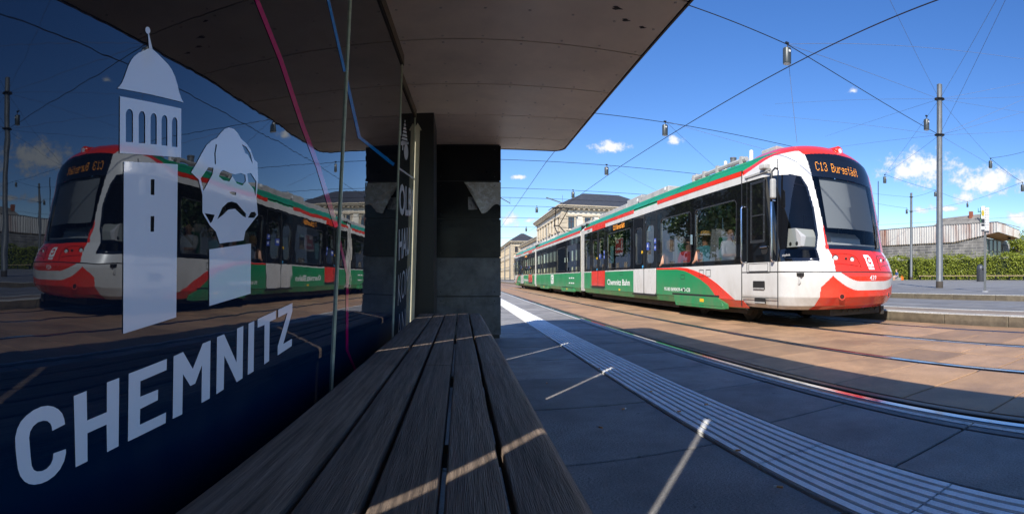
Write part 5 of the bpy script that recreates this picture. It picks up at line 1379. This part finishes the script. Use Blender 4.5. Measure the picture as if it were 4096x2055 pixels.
corr(MB(), (WXh - .12, FY0, 0), (56.4, FY0, 0), 18, 6.05, 5.75, 7.15, 6.75, (0, -1, 0), .07).build('corrugated_fascia', 'corrugated', hall, fix=False)
MB().add([(WXh - .2, FY0 - .08, 7.2), (56.5, FY0 - .08, 6.8), (60, WY1, 7.0), (WXh - .2, WY1, 7.2)], [(0, 1, 2, 3)]).build('flat_roof', 'slate', hall, fix=False)
MB().add([(WXh - .1, FY0, 6.05), (56.3, FY0, 5.75), (56.3, WY0 + .6, 5.45), (WXh - .1, WY0 + .6, 5.68)], [(0, 1, 2, 3)]).build('soffit', 'soffit', hall, fix=False)
MB().box(54.0, 54.5, 24.0, 24.25, 5.55, 5.72).build('soffit_lamp', 't_dark', hall)
m = MB()
for (a, za, b, zb) in ((WY1, 5.06, 29.6, 5.06), (29.6, 5.06, WY0 - .1, 5.75)):
    m.add([(WXh - .06, a, za - .12), (WXh - .06, b, zb - .12), (WXh - .06, b, zb), (WXh - .06, a, za)], [(0, 1, 2, 3)])
m.build('trim_board', 'trim_tan', hall, fix=False)
m = MB().box(WXh - .14, WXh - .05, FY0, WY1, 7.15, 7.26).box(WXh - .15, 56.4, FY0 - .1, FY0, 7.12, 7.2); m.build('roof_edge', 'concrete', hall)
for i in range(4):
    a = 50.75 + i * 1.15
    w_ = MB().box(a, a + .95, WY0 + .34, WY0 + .38, 4.05, 5.35).box(a, a + .95, WY0 + .34, WY0 + .38, 3.3, 3.95).build('window', 'win_glass', hall)
    MB().box(a - .1, a, WY0 + .25, WY0 + .40, 3.2, 5.45).box(a, a + .95, WY0 + .25, WY0 + .40, 3.95, 4.05).box(a, a + .95, WY0 + .25, WY0 + .40, 5.35, 5.45).box(a, a + .95, WY0 + .25, WY0 + .40, 3.2, 3.3).build('window_frame', 'concrete', w_)
MB().box(WXh + .5, 57.2, WY0 + .4, WY0 + .6, GZ - .3, 5.5).build('end_wall', 'concrete', hall)
MB().box(55.6, 57.2, WY0 + .2, WY0 + .39, GZ - .3, 5.0).build('end_pier', 'stone_wall', hall)
MB().box(WXh - .06, WXh, 38.6, 42.2, GZ, 2.25).build('garage_frame', 'trim_tan', hall)
MB().box(WXh - .08, WXh - .061, 38.8, 42.0, GZ, 2.05).build('garage_door', 't_dark', hall)
for k in range(3): MB().box(WXh - .03, WXh + .01, 37.9 + k * .55, 38.3 + k * .55, 3.1, 3.45).build('vent_block', 'sign_white', hall)
# old roof behind with chimney
oh = thing('old_house', 'old house with patched grey roof rising behind the corrugated fascia', 'building')
hx0, hy0, hy1 = 66.0, 35.5, 44.5
MB().box(hx0 + .4, hx0 + 6, hy0, hy1, 0, 8.7).build('wall', 'plaster', oh)
MB().add([(hx0, hy0 - .3, 8.5), (hx0, hy1 + .5, 8.2), (hx0 + 3.2, hy1 - 1.2, 10.9), (hx0 + 3.2, hy0 - .3, 11.2), (hx0 + 6.4, hy0 - .3, 8.5), (hx0 + 6.4, hy1 + .5, 8.2)], [(0, 1, 2, 3), (3, 2, 5, 4), (0, 3, 4), (1, 5, 2)]).build('roof', 'old_roof', oh, fix=False)
for (y, z0_, z1_) in ((43.4, 9.0, 11.5), (37.4, 10.2, 11.6)):
    MB().box(hx0 + 2.4, hx0 + 2.9, y - .28, y + .28, z0_, z1_).build('chimney', 'brick_red', oh)
mast = thing('roof_mast', 'small green metal mast on the old roof', 'mast', (hx0 + 1.2, 34.8, 9.3))
MB().tube([(0, 0, 0), (0, 0, 2.6)], .09, 8).tube([(-.0, -.5, 2.0), (0, -.5, 2.5)], .05, 6).tube([(0, .5, 2.0), (0, .5, 2.5)], .05, 6).box(-.06, .06, -.55, .55, 1.9, 2.02).build('shaft', 'sign_green', mast)

# ------------------------------------------------------------------ neoclassical buildings beyond the tram
def neo(label, x0, x1, y0, y1, ze, wall, bays_x, bays_y, roofh=3.6, floors=3, detail=True):
    b = thing('neoclassical_building', label, 'building', (0, 0, 0), 'pale neoclassical buildings down the street')
    MB().box(x0, x1, y0, y1, -.5, ze - .9).build('wall', wall, b)
    co = MB()
    for (o_, za, zb) in ((.15, ze - 2.0, ze - 1.75), (.25, ze - .9, ze - .55), (.75, ze - .55, ze - .2), (.95, ze - .2, ze)):
        co.box(x0 - o_, x1 + o_, y0 - o_, y1 + o_, za, zb)
    fh = (ze - 2.2) / floors
    for k in range(1, floors): co.box(x0 - .18, x1 + .18, y0 - .18, y1 + .18, fh * k - .2, fh * k + .12)
    co.build('cornice', 'stone_trim', b)
    de = MB()
    for y in np.arange(y0, y1, 1.05): de.box(x0 - .62, x0 - .25, y, y + .45, ze - .86, ze - .56)
    for x in np.arange(x0, x1, 1.05): de.box(x, x + .45, y0 - .62, y0 - .25, ze - .86, ze - .56)
    tag(de.build('dentils', 'stone_trim', b), kind='stuff')
    inx, iny = min(6.0, (x1 - x0) * .45), min(6.0, (y1 - y0) * .45)
    o_ = .9
    MB().add([(x0 - o_, y0 - o_, ze + .02), (x1 + o_, y0 - o_, ze + .02), (x1 + o_, y1 + o_, ze + .02), (x0 - o_, y1 + o_, ze + .02), (x0 + inx, y0 + iny, ze + roofh), (x1 - inx, y0 + iny, ze + roofh), (x1 - inx, y1 - iny, ze + roofh), (x0 + inx, y1 - iny, ze + roofh)],
             [(0, 1, 5, 4), (1, 2, 6, 5), (2, 3, 7, 6), (3, 0, 4, 7), (4, 5, 6, 7)]).build('roof', 'slate', b, fix=False)
    def win(face, c, z0, z1, w):
        # face 'x': on x = x0 looking -x, centred at y = c; 'y': on y = y0 looking -y
        P = (lambda a, d, z: (x0 - d, c + a, z)) if face == 'x' else (lambda a, d, z: (c + a, y0 - d, z))
        def bx_(mb, a0, a1, d0, d1, za, zb):
            p, q = P(a0, d0, za), P(a1, d1, zb); mb.box(p[0], q[0], p[1], q[1], za, zb)
        g = MB(); bx_(g, -w / 2, w / 2, .002, .03, z0, z1); go = g.build('window', 'win_glass', b)
        f_ = MB(); bx_(f_, -.05, .05, .03, .07, z0, z1); bx_(f_, -w / 2, w / 2, .031, .068, z0 + (z1 - z0) * .62, z0 + (z1 - z0) * .62 + .1); f_.build('glazing_bar', 'win_frame', go)
        s_ = MB(); bx_(s_, -w / 2 - .32, -w / 2, .004, .20, z0 - .25, z1 + .25); bx_(s_, w / 2, w / 2 + .32, .004, .20, z0 - .25, z1 + .25); bx_(s_, -w / 2 - .5, w / 2 + .5, .006, .36, z1 + .25, z1 + .5); bx_(s_, -w / 2 - .45, w / 2 + .45, .006, .30, z0 - .45, z0 - .22)
        s_.build('window_surround', 'stone_trim', go)
    for k in range(floors):
        z0 = fh * k + fh * .30; z1 = fh * k + fh * .80
        if k == floors - 1: z0, z1 = ze - 4.6, ze - 2.45
        for y in bays_y: win('x', y, z0, z1, 1.25)
        for x in bays_x: win('y', x, z0, z1, 1.25)
    q_ = MB()
    for k in range(int(ze / .9)):
        o_ = .10 if k % 2 else .16
        q_.box(x0 - .12, x0 + .9 + o_ * 2, y0 - .12, y0 + .9, .9 * k, .9 * k + .82)
    q_.build('corner_quoins', 'stone_trim', b)
    return b
neo('large pale neoclassical building with slate hip roof behind the pantograph', 20.0, 40.0, 92.6, 124.0, 15.2, 'plaster', [21.9, 25.3, 28.7, 32.1, 35.5], [95.2, 98.8, 102.4, 106, 109.6, 113.2, 116.8, 120.4])
neo('far sandstone building with slate roof at the end of the street', 20.2, 31.0, 190, 262, 15.6, 'sandstone', [22.4, 25.4, 28.4], list(np.arange(194, 260, 4.2)))
neo('lower pale building between the two neoclassical blocks', 23.5, 40.0, 140, 186, 13.2, 'plaster', [25.8, 29.2, 32.6], list(np.arange(144, 185, 4.4)), 3.0)
for x, y, h, lab in ((11.2, 120, 9.0, 'thin grey street pole nearest the black pillar'), (12.6, 121, 9.0, 'second thin grey street pole before the far sandstone building'), (20.3, 104, 13.0, 'thin grey mast in front of the pantograph'), (19.0, 104, 12.0, 'thin grey mast beside the large pale building')):
    t = thing('street_pole', lab, 'pole', (x, y, -.2))
    MB().lathe([(.16, 0), (.10, h), (.02, h + .1)], n=10).build('shaft', 'pole', t, smooth=True)
    MB().box(-.12, .12, -.1, .1, 1.0, 2.1).build('box', 'pole', t)

# ------------------------------------------------------------------ trees
def tree(label, loc, h, rad, n, seed, group=None, mt='tree_leaf', lsize=.14):
    t = thing('tree', label, 'tree', loc, group)
    r = random.Random(seed)
    tr = MB().tube([(0, 0, -.2), (.05, 0, h * .2), (0, .1, h * .45), (.1, 0, h * .8)], [h * .035, h * .027, h * .02, h * .006], 10)
    blobs = []
    for k in range(13):
        a = r.uniform(0, 2 * pi); z = h * r.uniform(.38, .92); q = rad * (1 - abs(z / h - .6) * 1.1) * r.uniform(.35, .95)
        c = Vector((q * cos(a), q * sin(a), z)); blobs.append((c, rad * r.uniform(.30, .48)))
        tr.tube([(0, 0, z * .62), c * .55 + Vector((0, 0, z * .36)), c], [h * .012, h * .008, h * .003], 6)
    tr.build('trunk', 'bark', t, smooth=True)
    def fn(rr):
        c, q = rr.choice(blobs)
        d = Vector((rr.gauss(0, 1), rr.gauss(0, 1), rr.gauss(0, 1))).normalized()
        return (c + d * q * (rr.random() ** .4), d)
    leaves(n, fn, lsize, seed + 1).build('crown', mt, t, fix=False)
for k, (u, d, h, rd, lab) in enumerate(((4075, 66, 6.2, 2.8, 'bushy green tree beyond the end pier of the stone hall'), (4150, 60, 7.0, 3.0, 'taller green tree behind the hedge past the stop sign'), (4035, 72, 4.2, 2.0, 'small green tree beside the end pier of the stone hall'))):
    x, y = place(u, d); tree(lab, (x, y, .5), h, rd, 3200, 40 + k, None, 'hedge_leaf' if k != 2 else 'tree_leaf', .15)
for k, (x, y, h, rd, lab) in enumerate(((-13, 33, 11, 4.2, 'leafy street tree behind the shelter, mirrored in the rear tram windows'), (-14, 46, 11, 4.2, 'leafy street tree farther down the pavement behind the shelter'), (-12, 66, 10, 4.0, 'leafy street tree at the far end of the pavement row'))):
    tree(lab, (x, y, 0), h, rd, 3600, 60 + k, 'street trees behind the shelter', 'tree_leaf', .26)
# blocks across the pavement, seen as reflections in the tram
def block(label, x0, x1, y0, y1, h, nb, nf, wall, ww):
    b = thing('street_block', label, 'building', (0, 0, 0), 'buildings on the shelter side of the street')
    MB().box(x0, x1, y0, y1, -.3, h).build('wall', wall, b)
    fh = h / nf
    dy = (y1 - y0) / nb
    for i in range(nb):
        for k in range(nf):
            y = y0 + dy * (i + .5); z = fh * k + fh * .22
            MB().box(x1 - .01, x1 + .05, y - ww / 2, y + ww / 2, z, z + fh * .62).build('window', 'win_glass', b)
    MB().box(x0 - .4, x1 + .4, y0 - .4, y1 + .4, h, h + .4).build('parapet', 'stone_trim', b)
block('grey office block with tall narrow windows behind the shelter', -40, -24, -34, 14, 13, 12, 4, 'office', 1.3)
block('cream plastered block with a row of windows behind the shelter', -34, -20, 26, 74, 15, 11, 4, 'plaster', 1.5)
block('grey stone block farther down the pavement side', -34, -19, 78, 128, 17, 11, 4, 'concrete', 1.6)
block('dark office block at the far end of the pavement side', -34, -17, 132, 210, 18, 14, 4, 'office', 2.4)
block('last plastered block down the pavement side', -34, -16, 214, 300, 18, 14, 4, 'plaster', 2.4)
